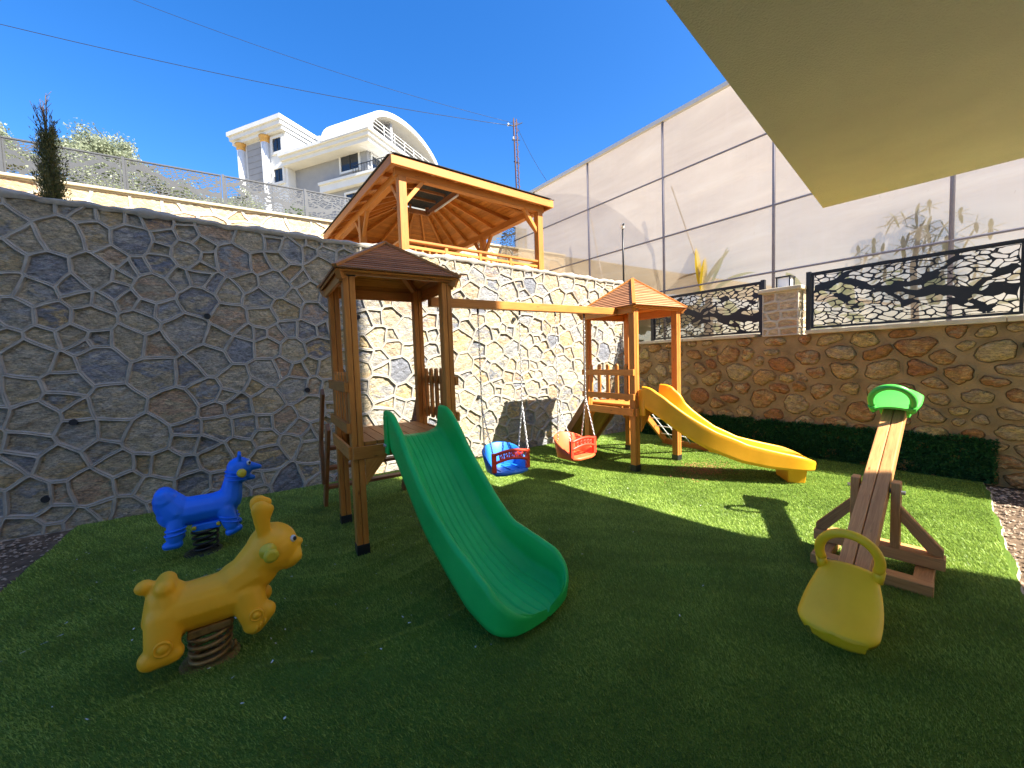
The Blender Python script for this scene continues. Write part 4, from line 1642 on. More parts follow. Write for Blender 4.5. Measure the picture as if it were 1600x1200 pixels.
def window_y(y, x0, x1, z0, z1, fw=.14):
    mb = MB()
    mb.box(x0 - fw, x0, y - .10, y + .02, z0 - fw, z1 + fw)
    mb.box(x1, x1 + fw, y - .10, y + .02, z0 - fw, z1 + fw)
    mb.box(x0, x1, y - .099, y + .02, z1, z1 + fw)
    f = mb.build('window', W_, villa, world=False)
    MB().box(x0, x1, y - .02, y + .01, z0, z1).build('pane', M['pane'], f, world=False)
    mb = MB().box((x0 + x1) / 2 - .03, (x0 + x1) / 2 + .03, y - .05, y - .021, z0, z1)
    mb.build('mullion', W_, f, world=False)


window_x(1.3, 2.15, 3.95, hz(17.1), hz(18.55))
window_y(1.3, 1.75, 3.9, hz(16.5), hz(18.1))
window_x(1.3, 2.2, 3.6, hz(13.9), hz(15.3))
# tower with columns
MB().box(.55, 5.2, 9.05, 14.9, 0, hz(21.2)).build('tower_wall', W_, villa, world=False)
mb = MB()
mb.box(.15, 5.6, 8.95, 15.05, hz(21.2), hz(21.5))
mb.box(-.05, 5.8, 8.85, 15.15, hz(21.505), hz(21.85))
mb.box(-.2, 5.95, 8.75, 15.25, hz(21.855), hz(22.2))
mb.build('tower_cornice', W_, villa, world=False)
mb = MB()
for k in range(8):
    mb.box(.49, .56, 11.75, 13.7, hz(16.9 + k * .52), hz(16.9 + k * .52 + .49))
mb.build('siding', G_, villa, world=False)
for y in (11.25, 14.25):
    c_ = MB().lathe([(.30, 0), (.30, hz(21.2))], (.35, y, 0), n=14).build('column', W_, villa, world=False)
    MB().lathe([(.31, 0), (.36, .1), (.34, .3), (.45, .45), (.45, .55)], (.35, y, hz(20.65)), n=14).build('capital', M['gold'], c_, world=False)
window_x(.55, 9.55, 10.55, hz(19.75), hz(20.85), .2)
window_x(.55, 9.55, 10.55, hz(17.25), hz(18.35), .2)
MB().lathe([(.02, .16), (.25, .08), (.42, 0), (.40, -.01)], (2.2, 7.0, hz(20.9)), (-.6, -.5, .45), 16).build('satellite_dish', W_, villa, world=False)
MB().box(1.7, 2.1, 5.2, 5.9, hz(19.9), hz(20.6)).build('chimney', G_, villa, world=False)

# ================================================================== PLAYGROUND
def slide(parent, path, zs, ws, hs, mat, n=84, thick=0.022, grooves=3, deep=0.05):
    """path: plan control points; zs / ws / hs: (s, value) tables over 0..1"""
    P = [Vector((x, y, 0)) for x, y in path]
    # Catmull-Rom through the control points
    def cr(s):
        m = len(P) - 1
        i = min(int(s * m), m - 1)
        u = s * m - i
        p0, p1, p2, p3 = P[max(i - 1, 0)], P[i], P[i + 1], P[min(i + 2, m)]
        return 0.5 * ((2 * p1) + (p2 - p0) * u + (2 * p0 - 5 * p1 + 4 * p2 - p3) * u * u + (3 * p1 - p0 - 3 * p2 + p3) * u ** 3)

    def tab(t):
        S = np.linspace(0, 1, 400)
        v = np.interp(S, [a for a, _ in t], [b for _, b in t])
        k = np.hanning(31)
        k /= k.sum()
        v2 = np.convolve(np.pad(v, 15, 'edge'), k, 'valid')
        return lambda s: float(np.interp(s, S, v2))
    fz, fw, fh = tab(zs), tab(ws), tab(hs)
    rows = []
    for i in range(n + 1):
        s = i / n
        e = 0.84
        # round the outline of the run-out end
        k = 1.0
        if s > e:
            k = math.sqrt(max(0.0, 1 - ((s - e) / (1 - e)) ** 2.3)) * .93 + .07
        c = cr(s)
        c.z = fz(s)
        d = cr(min(1, s + .01)) - cr(max(0, s - .01))
        dz = fz(min(1, s + .01)) - fz(max(0, s - .01))
        hd = d.normalized()
        tg = Vector((d.x, d.y, dz)).normalized()
        sd = Vector((hd.y, -hd.x, 0))
        up = sd.cross(tg).normalized()
        up = (up * .75 + Vector((0, 0, .25))).normalized()
        w_, h_ = fw(s) * k, fh(s)
        rr = .024 * min(1, (1 - s) / .05 + .3)
        pro = []
        nf = 44
        rc = min(.055, w_ * .5)
        for j in range(nf + 1):                      # floor, centre outwards
            v = j / nf
            x = v * (w_ - rc)
            g = 0.0
            for q in range(grooves):
                gx = (q + .5) / grooves * .95 * (.92 + .10 * s)
                g -= .0065 * math.exp(-(((v) - gx) / .034) ** 2) * min(1, s * 9) * min(1, (1 - s) * 14)
            pro.append((x, g + .02 * v ** 4))
        for j in range(1, 7):                        # cove
            a = j / 6 * math.pi / 2
            R_ = min(rc, h_ * .9)
            pro.append((w_ - rc + (rc - .005) * math.sin(a), .02 + R_ * (1 - math.cos(a))))
        top = max(h_, .014)
        z0 = pro[-1][1]
        for j in range(1, 6):
            pro.append((w_ - .005 + .014 * j / 5, z0 + (top - z0) * j / 5))
        for j in range(1, 8):                        # rolled rim
            a = math.pi - j / 7 * math.pi
            pro.append((w_ + .009 + rr + rr * math.cos(a), top + rr * .9 * math.sin(a)))
        xo = w_ + .009 + 2 * rr
        low = -.030 - deep * min(1, s * 8) * min(1, (1 - s) * 5)
        for j in range(1, 7):
            t = j / 6
            pro.append((xo - .010 * t, top + (low - top) * t))
        pro.append((xo - .03, low - .006))
        pro.append((w_ * .6, low + .004))
        pro.append((0, low + .004))
        ring = [c + sd * x + up * z for x, z in pro] + [c - sd * x + up * z for x, z in pro[::-1][1:-1]]
        rows.append(ring)
    mb = MB()
    mb.grid(rows, 0, True, True)
    m = len(rows[0])
    mb.face(list(range(m))[::-1], None, .5, 0)
    b = len(mb.v) - m
    mb.face([b + q for q in range(m)], None, .5, 0)
    o = mb.build('slide', mat, parent, fix=True)
    return o, cr, fz


def blob(name, prims, mat, parent, voxel=0.009, smooth=10, mats=None):
    """one continuous moulded surface from overlapping ellipsoids and capsules"""
    bm = bmesh.new()
    for p in prims:
        if p[0] == 'e':
            _, c, r, rot = p
            mt = Matrix.Translation(c) @ Matrix.Rotation(rot[1], 4, 'Y') @ Matrix.Rotation(rot[0], 4, 'X') @ Matrix.Rotation(rot[2], 4, 'Z') @ Matrix.Diagonal((*r, 1))
            bmesh.ops.create_icosphere(bm, subdivisions=3, radius=1, matrix=mt)
        elif p[0] == 'c':       # tapered capsule
            _, a, b_, ra, rb = p[:5]
            sy = p[5] if len(p) > 5 else 1.0
            a, b_ = Vector(a), Vector(b_)
            for k in range(13):
                s = k / 12
                q = a.lerp(b_, s)
                r = ra + (rb - ra) * s
                bmesh.ops.create_icosphere(bm, subdivisions=2, radius=1, matrix=Matrix.Translation(q) @ Matrix.Diagonal((r, r * sy, r, 1)))
        elif p[0] == 'b':
            _, c, r, rot = p
            mt = Matrix.Translation(c) @ Matrix.Rotation(rot, 4, 'Y') @ Matrix.Diagonal((r[0] * 2, r[1] * 2, r[2] * 2, 1))
            bmesh.ops.create_cube(bm, size=1, matrix=mt)
    me = bpy.data.meshes.new('tmp')
    bm.to_mesh(me)
    bm.free()
    o = bpy.data.objects.new('tmp', me)
    C.objects.link(o)
    r = o.modifiers.new('r', 'REMESH')
    r.mode = 'VOXEL'
    r.voxel_size = voxel
    r.use_smooth_shade = True
    s = o.modifiers.new('s', 'SMOOTH')
    s.factor = 0.5
    s.iterations = smooth
    dg = bpy.context.evaluated_depsgraph_get()
    m2 = bpy.data.meshes.new_from_object(o.evaluated_get(dg))
    bpy.data.objects.remove(o)
    m2.name = name
    m2.materials.clear()
    m2.materials.append(mat)
    for pl in m2.polygons:
        pl.use_smooth = True
    ob = link(name, m2, parent)
    return ob


def coil(mb, c, r0, r1, z0, z1, turns, wire_r, lean=(0, 0)):
    pts = []
    n = int(turns * 22)
    for k in range(n + 1):
        s = k / n
        a = s * turns * 2 * math.pi
        r = r0 + (r1 - r0) * s
        pts.append((c[0] + lean[0] * s + r * math.cos(a), c[1] + lean[1] * s + r * math.sin(a), z0 + (z1 - z0) * s))
    mb.tube(pts, wire_r, 8)


def play_tower(label, x0, x1, y0, y1, zd, zt, wood, roof_mat, apex, rails, oh=.10):
    """posts at the four corners, deck at zd, post tops at zt"""
    t = thing('play_tower', label, 'play tower', ((x0 + x1) / 2, (y0 + y1) / 2, 0))
    ps = .045
    for (x, y) in ((x0, y0), (x1, y0), (x0, y1), (x1, y1)):
        mb = MB()
        mb.box(x - ps, x - .0015, y - ps, y + ps, .07, zt)
        mb.box(x + .0015, x + ps, y - ps, y + ps, .07, zt)
        p = mb.build('post', wood, t, .006)
        MB().box(x - ps - .004, x + ps + .004, y - ps - .004, y + ps + .004, 0, .085).build('foot_cap', M['black'], p, .003)
    mb = MB()
    nb = 7
    for k in range(nb):
        a = x0 + .05 + (x1 - x0 - .10) * k / nb
        mb.box(a, a + (x1 - x0 - .10) / nb - .005, y0 - .04, y1 + .04, zd - .028, zd)
    mb.build('deck', wood, t, .003)
    mb = MB()
    for y in (y0 - ps - .012, y1 + ps + .012):
        mb.box(x0 - .04, x1 + .04, y - .012, y + .012, zd - .13, zd - .03)
    for x in (x0 - ps - .012, x1 + ps + .012):
        mb.box(x - .012, x + .012, y0 - .03, y1 + .03, zd - .131, zd - .031)
    mb.build('deck_frame', wood, t, .004)
    for (x, sx) in ((x0, 1), (x1, -1)):
        for (y, sy) in ((y0, 1), (y1, -1)):
            mb = MB()
            yy = y - sy * (ps + .012)
            mb.prism([(x + sx * ps, yy - .012, zd - .132), (x + sx * (ps + .17), yy - .012, zd - .132), (x + sx * ps, yy - .012, zd - .34)], (0, .024, 0))
            mb.build('brace', wood, t, .003)
    for x in rails:
        mb = MB()
        xo = x + (-1 if x < (x0 + x1) / 2 else 1) * (ps + .017)
        for z in (zd + .12, zd + .44):
            mb.box(xo - .015, xo + .015, y0 - .05, y1 + .05, z - .04, z + .04)
        xi = xo + (1 if x < (x0 + x1) / 2 else -1) * .028
        n = 5
        for k in range(n):
            y = y0 + ps + .06 + (y1 - y0 - 2 * ps - .12) * k / (n - 1)
            mb.box(xi - .0125, xi + .0125, y - .028, y + .028, zd + .06, zd + .53)
            mb.prism([(xi - .0125, y - .028, zd + .53), (xi - .0125, y + .028, zd + .53), (xi - .0125, y + .012, zd + .555), (xi - .0125, y - .012, zd + .555)], (.025, 0, 0), 0)
        mb.build('railing', wood, t, .003)
    # plates under the roof
    mb = MB()
    mb.box(x0 - .06, x1 + .06, y1 + ps + .002, y1 + ps + .024, zt - .11, zt - .02)
    mb.box(x0 - .06, x1 + .06, y0 - ps - .024, y0 - ps - .002, zt - .062, zt - .02)
    for x, s in ((x0, -1), (x1, 1)):
        a = x + s * (ps + .013)
        mb.box(a - .011, a + .011, y0 - .04, y1 + .04, zt - .112, zt - .012)
    mb.build('roof_plate', wood, t, .003)
    # pyramid roof of overlapping boards
    ex0, ex1, ey0, ey1 = x0 - oh, x1 + oh, y0 - oh, y1 + oh
    ze = zt - .035
    A = Vector(apex)
    cs = [Vector((ex0, ey0, ze)), Vector((ex1, ey0, ze)), Vector((ex1, ey1, ze)), Vector((ex0, ey1, ze))]
    rb, ub, hp = MB(), MB(), MB()
    for i in range(4):
        p, q = cs[i], cs[(i + 1) % 4]
        nn = (q - p).cross(A - p).normalized()
        nk = 15
        for k in range(nk):
            s0, s1 = k / nk, min(.995, (k + 1.0) / nk)
            a, b = p.lerp(A, s0), q.lerp(A, s0)
            c, d = q.lerp(A, s1), p.lerp(A, s1)
            rb.prism([tuple(a + nn * .014), tuple(b + nn * .014), tuple(c + nn * .004), tuple(d + nn * .004)], nn * .012)
        nk = 6
        for k in range(nk):
            s0, s1 = k / nk, min(.99, (k + .94) / nk)
            a, b = p.lerp(A, s0), q.lerp(A, s0)
            c, d = q.lerp(A, s1), p.lerp(A, s1)
            ub.prism([tuple(a - nn * .012), tuple(b - nn * .012), tuple(c - nn * .012), tuple(d - nn * .012)], nn * .014)
        hp.beam(p + Vector((0, 0, .030)) - (A - p).normalized() * .012, A + Vector((0, 0, .030)), .045, .022)
        ub.beam(p.lerp(A, .04) - Vector((0, 0, .05)), A - Vector((0, 0, .05)), .045, .07)
    rf = rb.build('roof', roof_mat, t)
    ub.build('roof_boarding', wood, rf)
    hp.build('ridge_batten', wood, rf, .003)
    if True:
        MB().box(x0 - .052, x0 + .05, y0 - .052, y0 + .02, ze - .035, ze + .03).build('corner_bracket', M['black'], t, .003)
    return t


# ---- tower with the green slide
tA = play_tower('dark brown wooden play tower with pyramid roof and the green slide, in the shade', .60, 1.40, 3.31, 4.06, .90, 2.26, M['wood'], M['roof_wood'], (1.0, 3.69, 2.575), (.60, 1.40))
sA, crA, fzA = slide(tA, [(1.07, 3.29), (1.085, 2.9), (1.12, 2.5), (1.205, 2.12), (1.30, 1.77)],
                     [(0, .915), (.07, .912), (.16, .83), (.30, .64), (.48, .40), (.63, .225), (.76, .125), (.88, .082), (1, .062)],
                     [(0, .205), (.3, .205), (.6, .215), (.78, .25), (.90, .275), (1, .27)],
                     [(0, .20), (.10, .205), (.25, .155), (.6, .15), (.76, .19), (.85, .17), (.92, .11), (.97, .05), (1, .018)], M['green'], deep=.02)
for y_ in (3.195, 3.235):
    MB().tube([(.801, y_, .86), (.789, y_, .86)], .012, 10).build('bolt', M['steel'], sA)
for x in (.80, 1.315):
    MB().box(x, x + .022, 3.17, 3.262, .79, 1.10).build('flange', M['green'], sA, .008)
mb = MB()
mb.prism([(1.0, 1.92, 0), (1.30, 1.92, 0), (1.34, 1.92, .07), (.96, 1.92, .07)], (0, .16, 0))
mb.build('slide_foot', M['green'], sA, .01)
# ladder on the wall side
def ladder(t, xa, xb, yt, zt, yb, wood, top_hand=True, boards=False):
    for x in (xa, xb):
        MB().beam((x, yt, zt), (x, yb, 0.0), .035, .11, (0, .7, .7)).build('ladder_rail', wood, t, .005)
    if boards:
        mb = MB()
        for k in range(5):
            a = xa + .02 + (xb - xa - .04) * k / 5
            b = a + (xb - xa - .04) / 5 - .004
            mb.beam(((a + b) / 2, yt, zt), ((a + b) / 2, yb - .02, .02), b - a, .022, (0, .7, .7))
        mb.build('climbing_board', wood, t, .003)
        return
    n = 4
    for k in range(1, n):
        s = k / n
        y, z = yt + (yb - yt) * s, zt * (1 - s)
        MB().box(xa - .02, xb + .02, y - .05, y + .05, z - .016, z + .016).build('ladder_step', wood, t, .004)


ladder(tA, .50, 1.36, 4.14, .93, 4.72, M['wood_dark'])
for x in (.47, 1.43):      # hand boards beside the ladder
    MB().beam((x, 4.13, 1.27), (x, 4.62, .58), .03, .09, (0, .7, .7)).build('hand_rail', M['wood_dark'], tA, .005)
    MB().box(x - .016, x + .016, 4.44, 4.52, .30, .86).build('hand_rail_post', M['wood_dark'], tA, .004)

# ---- tower with the yellow slide
tB = play_tower('orange wooden play tower with pyramid roof and the yellow slide, in the sun', 4.10, 4.97, 3.55, 4.42, .86, 2.18, M['wood'], M['roof_wood'], (4.60, 3.99, 2.60), (4.10,))
sB, crB, fzB = slide(tB, [(4.36, 3.50), (4.42, 3.22), (4.62, 2.86), (4.95, 2.47), (5.36, 2.05)],
                     [(0, .90), (.07, .895), (.17, .825), (.32, .635), (.50, .42), (.66, .285), (.80, .228), (.90, .208), (1, .195)],
                     [(0, .205), (.3, .205), (.7, .22), (.88, .24), (1, .235)],
                     [(0, .20), (.10, .205), (.25, .17), (.6, .17), (.80, .14), (.90, .10), (.96, .05), (1, .018)], M['yellow'], deep=.015)
c1_ = crB(.90)
d1_ = (crB(.92) - crB(.88)).normalized()
s1_ = Vector((d1_.y, -d1_.x, 0))
mb = MB()
q = [c1_ - d1_ * .12 - s1_ * .20, c1_ - d1_ * .12 + s1_ * .20, c1_ + d1_ * .08 + s1_ * .20, c1_ + d1_ * .08 - s1_ * .20]
b = len(mb.v)
for p in q:
    mb.v.append((p.x, p.y, .185))
cm = sum(q, Vector()) / 4
for p in q:
    pp = cm + (p - cm) * .86
    mb.v.append((pp.x, pp.y, 0))
for f in ((0, 1, 2, 3), (7, 6, 5, 4), (0, 4, 5, 1), (1, 5, 6, 2), (2, 6, 7, 3), (3, 7, 4, 0)):
    mb.face([b + i for i in f])
mb.build('slide_foot', M['yellow'], sB, .012)
c2_ = crB(.55)
MB().box(c2_.x - .07, c2_.x + .07, c2_.y - .07, c2_.y + .07, fzB(.55) - .08, fzB(.55) - .03).build('slide_rib', M['yellow'], sB, .01)
for sgn in (-1, 1):
    MB().box(4.36 + sgn * .235 - .012, 4.36 + sgn * .235 + .012, 3.40, 3.495, .74, 1.08).build('flange', M['yellow'], sB, .008)
ladder(tB, 4.14, 4.93, 4.50, .86, 5.25, M['wood_dark'], False, True)
# rope climbing net on the right side
mb = MB()
na, nb_ = (5.03, 4.36, .80), (5.03, 3.60, .80)
fa, fb = (5.80, 4.36, .05), (5.80, 3.55, .05)
mb.beam(na, fa, .045, .09, (0, 0, 1))
mb.beam(nb_, fb, .045, .09, (0, 0, 1))
mb.beam((5.79, 4.40, .045), (5.79, 3.51, .045), .05, .09, (0, 0, 1))
net = mb.build('net_frame', M['wood'], tB, .005)
mb = MB()
A_, B_, C_, D_ = [Vector(v) for v in (na, nb_, fa, fb)]
for k in range(1, 5):
    s = k / 5
    mb.tube([A_.lerp(C_, s), B_.lerp(D_, s)], .008, 6)
for k in range(1, 5):
    s = k / 5
    mb.tube([A_.lerp(B_, s), C_.lerp(D_, s)], .008, 6)
for i in range(1, 5):
    for j in range(1, 5):
        p = A_.lerp(C_, i / 5).lerp(B_.lerp(D_, i / 5), j / 5)
        mb.lathe([(.004, -.012), (.016, -.006), (.016, .006), (.004, .012)], tuple(p), n=6)
mb.build('rope_net', M['rope'], net)

# ---- beam between the towers and the two swings
beam = thing('swing_beam', 'long orange timber beam joining the two play towers above the swings', 'beam', (2.75, 3.80, 2.06))
mb = MB()
mb.box(1.44, 4.02, 3.753, 3.7985, 2.066, 2.154)
mb.box(1.44, 4.02, 3.8015, 3.847, 2.066, 2.154)
mb.build('timber', M['wood'], beam, .005)


def swing(label, xc, body, guard_m, zs=.27, tw=0.0):
    t = thing('swing', label, 'swing', (xc, 3.80, zs), tw, 'baby swings hanging from the beam')
    Wd = .21
    # tub: plan outline swept from the front left round the back to the front right
    mb = MB()
    outl = []
    for k in range(9):
        outl.append((-Wd, -.17 + .20 * k / 8))
    for k in range(1, 16):
        a = math.pi - k / 16 * math.pi
        outl.append((Wd * math.cos(a), .03 + .16 * math.sin(a)))
    for k in range(9):
        outl.append((Wd, .03 - .20 * k / 8))
    n = len(outl)
    rows = []
    for i, (x, y) in enumerate(outl):
        s = i / (n - 1)
        hgt = .065 + .20 * (math.sin(math.pi * s) ** 1.6)
        ln = math.hypot(x, y - .0) or 1
        ox, oy = x / ln, (y - .0) / ln
        th = .011
        fl = .03 * hgt / .25
        rows.append([(x * .90 - ox * th, y * .92 - oy * th, .012), (x + ox * (fl - th), y + oy * (fl - th), hgt - .01), (x + ox * (fl - th * .2), y + oy * (fl - th * .2), hgt), (x + ox * (fl + th), y + oy * (fl + th), hgt - .012), (x * .90 + ox * th, y * .92 + oy * th, -.015)])
    mb.grid(rows, 0, True)
    bot = [(p[0][0], p[0][1], .012) for p in rows]
    b0 = len(mb.v)
    for p in rows:
        mb.v.append((p[4][0], p[4][1], -.015))
    for p in rows:
        mb.v.append((p[4][0], p[4][1], .014))
    m = n
    mb.face([b0 + k for k in range(m)], None, .5, 0)
    mb.face([b0 + m + k for k in range(m)][::-1], None, .5, 0)
    for k in range(m):
        l = (k + 1) % m
        mb.face((b0 + k, b0 + l, b0 + m + l, b0 + m + k), None, .5, 0)
    # front lip
    mb.tube([(-Wd * .92, -.165, .0), (-.1, -.20, -.004), (.1, -.20, -.004), (Wd * .92, -.165, .0)], .022, 10)
    for k in range(3):
        mb.tube([(-.12 + .12 * k, -.14, .016), (-.12 + .12 * k, .08, .016)], .006, 6)
    mb.build('seat', body, t, world=False)
    # guard with openings, built of bars
    mb = MB()
    y = -.165
    top = [(-.205 + .41 * k / 12, y - .02 * math.sin(math.pi * k / 12), .205 + .035 * math.sin(math.pi * k / 12)) for k in range(13)]
    low = [(-.205 + .41 * k / 12, y - .02 * math.sin(math.pi * k / 12), .115 + .040 * math.sin(math.pi * k / 12)) for k in range(13)]
    mb.tube(top, .017, 8)
    mb.tube(low, .017, 8)
    for x in (-.205, .205):
        mb.beam((x, y, .02), (x, y, .225), .045, .03, (0, 1, 0))
    for k in range(5):
        cx = -.12 + .06 * k
        zc = .162 + .038 * math.sin(math.pi * (cx + .205) / .41)
        yy = y - .02 * math.sin(math.pi * (cx + .205) / .41)
        ring = [(cx + .022 * math.cos(a), yy, zc + .030 * math.sin(a)) for a in [2 * math.pi * q / 12 for q in range(12)]]
        mb.tube(ring, .008, 6, True)
        mb.tube([(cx - .02, yy, zc - .03), (cx + .02, yy, zc + .03)], .008, 6)
    mb.build('guard', guard_m, t, world=False)
    # chains: one run from the beam, split to the front and the back of the seat
    for sx in (-1, 1):
        mb = MB()

        def links(p, q):
            p, q = Vector(p), Vector(q)
            L = (q - p).length
            nl = max(3, int(L / .026))
            d = (q - p).normalized()
            a = d.cross(Vector((0, 1, 0.1))).normalized()
            bb = d.cross(a)
            for k in range(nl):
                c = p.lerp(q, (k + .5) / nl)
                e = a if k % 2 else bb
                h = L / nl * .66
                ring = [c + d * h * math.cos(u) + e * .0085 * math.sin(u) for u in [2 * math.pi * q_ / 8 for q_ in range(8)]]
                mb.tube(ring, .0034, 4, True)
        zt_ = 2.066 - zs
        sp = (sx * .25, 0, .70)
        links((sx * .255, 0, zt_), sp)
        links(sp, (sx * .215, -.165, .225))
        links(sp, (sx * .215, .05, .20))
        mb.build('chain', M['steel'], t, world=False)
        mb = MB().tube([(sx * .255, 0, zt_ + .0), (sx * .255, 0, zt_ - .05)], .012, 8)
        mb.build('hanger', M['black'], t, world=False)
    return t


swing('blue bucket swing seat with red guard hanging on chains, nearer the green slide', 2.24, M['swing_blue'], M['red'], .30, R(-4))
swing('orange bucket swing seat with orange guard hanging on chains, nearer the orange tower', 3.25, M['orange'], M['red'], .30, R(6))

# ---- seesaw
AZ = R(9.0)
see = thing('seesaw', 'wooden seesaw with yellow seat down in front and green seat up at the far end', 'seesaw', (3.57, .98, 0), AZ)
sw = M['see_wood']
mb = MB()
for x in (-.27, .27):
    mb.box(x - .05, x + .05, -.30, .30, 0, .075)
for y in (-.25, .25):
    mb.box(-.22, .22, y - .045, y + .045, .002, .07)
mb.box(-.045, .045, -.34, .34, .0755, .155)
mb.build('base_frame', sw, see, .006, world=False)
for y in (-.105, .105):
    MB().box(-.05, .05, y - .024, y + .024, .157, .60).build('post', sw, see, .006, world=False)
for s in (-1, 1):
    MB().prism([(-.022, s * .1295, .34), (-.022, s * .1295, .44), (-.022, s * .33, .20), (-.022, s * .33, .1565), (-.022, s * .27, .1565)], (.044, 0, 0)).build('gusset', sw, see, .003, world=False)
MB().tube([(0, -.15, .53), (0, .15, .53)], .014, 10).build('axle', M['steel'], see, world=False)
SL = math.atan2(.93, 2.30)
dirp = Vector((math.cos(SL), 0, math.sin(SL)))
upp = Vector((-math.sin(SL), 0, math.cos(SL)))
cz = Vector((0, 0, .535))
for y in (-.0365, .0365):
    MB().beam(cz - dirp * 1.22 + Vector((0, y, 0)), cz + dirp * 1.22 + Vector((0, y, 0)), .069, .10, tuple(upp)).build('plank', sw, see, .006, world=False)


def seesaw_seat(mat, lab):
    """local: x towards the pivot, z up from the plank top"""
    mb = MB()
    rows = []
    n = 26
    for i in range(n + 1):
        s = i / n                     # 0 = outer end, 1 = hoop end
        x = -.225 + .415 * s - .012 * math.cos(0)
        half = .163 - .045 * s + .02 * math.sin(math.pi * s)
        half *= 1 - .22 * max(0, (.16 - s) / .16) ** 2
        z0 = .045 + .055 * s * s + .018 * (1 - s) ** 2.5 - .004 * max(0, (.12 - s) / .12) ** 2
        row = []
        for j in range(17):
            v = -1 + 2 * j / 16
            zz = z0 - .022 * v * v - .010 * v ** 8
            row.append((x - .035 * (1 - v * v) * (1 - s) ** 2, half * v, zz))
        for j in range(17):
            v = 1 - 2 * j / 16
            zz = z0 - .022 * v * v - .010 * v ** 8 - .018
            row.append((x - .035 * (1 - v * v) * (1 - s) ** 2, half * .97 * v, zz - (.012 if abs(v) > .95 else 0)))
        rows.append(row)
    mb.grid(rows, 0, True, True)
    m = len(rows[0])
    mb.face(list(range(m))[::-1], None, .5)
    b = len(mb.v) - m
    mb.face([b + q for q in range(m)], None, .5)
    # skirt that wraps the plank end
    rows = []
    for (x, hy, z) in ((-.08, .115, .025), (-.150, .128, .025), (-.185, .125, .012), (-.195, .118, -.03), (-.190, .108, -.09), (-.178, .095, -.14), (-.05, .085, -.12), (.02, .09, -.05), (.04, .10, .02)):
        rows.append([(x, -hy, z), (x - (.02 if x < -.1 else 0), -hy * .5, z), (x - (.025 if x < -.1 else 0), 0, z), (x - (.02 if x < -.1 else 0), hy * .5, z), (x, hy, z)])
    mb.grid(rows, 0, True)
    for sy in (0, 4):
        pl = [r[sy] for r in rows]
        b = len(mb.v)
        mb.v += pl
        mb.face([b + k for k in range(len(pl))], None, .5)
    # raised moulding line on the seat
    arc = [(.0 + .10 * math.sin(math.pi * k / 14), -.09 + .18 * k / 14, .0495 + .012 * math.sin(math.pi * k / 14) - .004 * abs(k - 7) / 7) for k in range(15)]
    mb.tube(arc, .005, 6)
    o = mb.build('seat', mat, see, world=False)
    if lab:
        o['label'] = lab
    # hoop handle
    hp = []
    for k in range(25):
        a = math.pi * (-0.12 + 1.24 * k / 24)
        hp.append((.175 + .02 * math.sin(a), .128 * math.cos(a), .155 + .135 * math.sin(a)))
    mb = MB().tube(hp, [.024] * 25, 12)
    mb.tube([(.15, -.115, .05), (.175, -.125, .11)], .026, 10)
    mb.tube([(.15, .115, .05), (.175, .125, .11)], .026, 10)
    mb.build('handle', mat, o, world=False)
    return o


s1 = seesaw_seat(M['mustard'], 'yellow moulded seat with hoop handle at the lowered end')
s1.matrix_local = Matrix.Translation(cz - dirp * 1.10 + upp * .05) @ Matrix.Rotation(-SL, 4, 'Y')
s2 = seesaw_seat(M['lime'], 'green moulded seat with hoop handle at the raised end')
s2.matrix_local = Matrix.Translation(cz + dirp * 1.10 + upp * .05) @ Matrix.Rotation(-SL, 4, 'Y') @ Matrix.Rotation(math.pi, 4, 'Z')

# ---- yellow spring rocker
by = thing('spring_rocker', 'yellow bear cub shaped spring rocker with upright ears on a coiled spring', 'spring rocker', (-.315, 2.55, 0), R(4))
prims = [
    ('c', (-.135, 0, .315), (.14, 0, .315), .118, .118, 1.02),          # trunk
    ('c', (-.135, 0, .345), (.16, 0, .355), .092, .092, 1.1),
    ('c', (-.150, 0, .39), (-.150, 0, .30), .088, .105, 1.12),          # rump
    ('c', (-.150, -.05, .458), (-.150, .05, .458), .044, .044),         # raised seat back
    ('e', (-.228, 0, .470), (.040, .038, .036), (0, R(-15), 0)),        # tail
    ('c', (.13, 0, .37), (.225, 0, .41), .105, .112, 1.02),             # chest and neck
    ('c', (.175, 0, .36), (.200, 0, .29), .085, .070, 1.2),
    ('c', (.215, 0, .43), (.285, 0, .49), .108, .122, .98),
    ('e', (.305, 0, .505), (.128, .128, .138), (0, 0, 0)),              # head
    ('e', (.372, 0, .445), (.078, .092, .078), (0, R(12), 0)),          # muzzle
    ('e', (.436, 0, .502), (.026, .030, .022), (0, 0, 0)),              # nose
    ('e', (.400, .040, .440), (.048, .045, .045), (0, 0, 0)),
    ('e', (.400, -.040, .440), (.048, .045, .045), (0, 0, 0)),
    ('c', (-.160, .070, .31), (-.170, .100, .20), .080, .072, .72),     # hind legs
    ('c', (-.160, -.070, .31), (-.170, -.100, .20), .080, .072, .72),
    ('c', (-.215, .100, .160), (-.135, .100, .160), .052, .048, 1.0),   # hind feet
    ('c', (-.215, -.100, .160), (-.135, -.100, .160), .052, .048, 1.0),
    ('c', (.175, .070, .30), (.200, .100, .205), .085, .070, .72),      # fore legs
    ('c', (.175, -.070, .30), (.200, -.100, .205), .085, .070, .72),
    ('c', (.195, .100, .165), (.250, .100, .215), .056, .050, .95),
    ('c', (.195, -.100, .165), (.250, -.100, .215), .056, .050, .95),
    ('c', (.268, .060, .60), (.258, .066, .752), .034, .047, .60),      # ears
    ('c', (.268, -.060, .60), (.258, -.066, .752), .034, .047, .60),
    ('c', (.275, .063, .70), (.292, .066, .745), .030, .034, .6),
    ('c', (.275, -.063, .70), (.292, -.066, .745), .030, .034, .6),
]
yb = blob('body', prims, M['bear_yellow'], by, .007, 12)
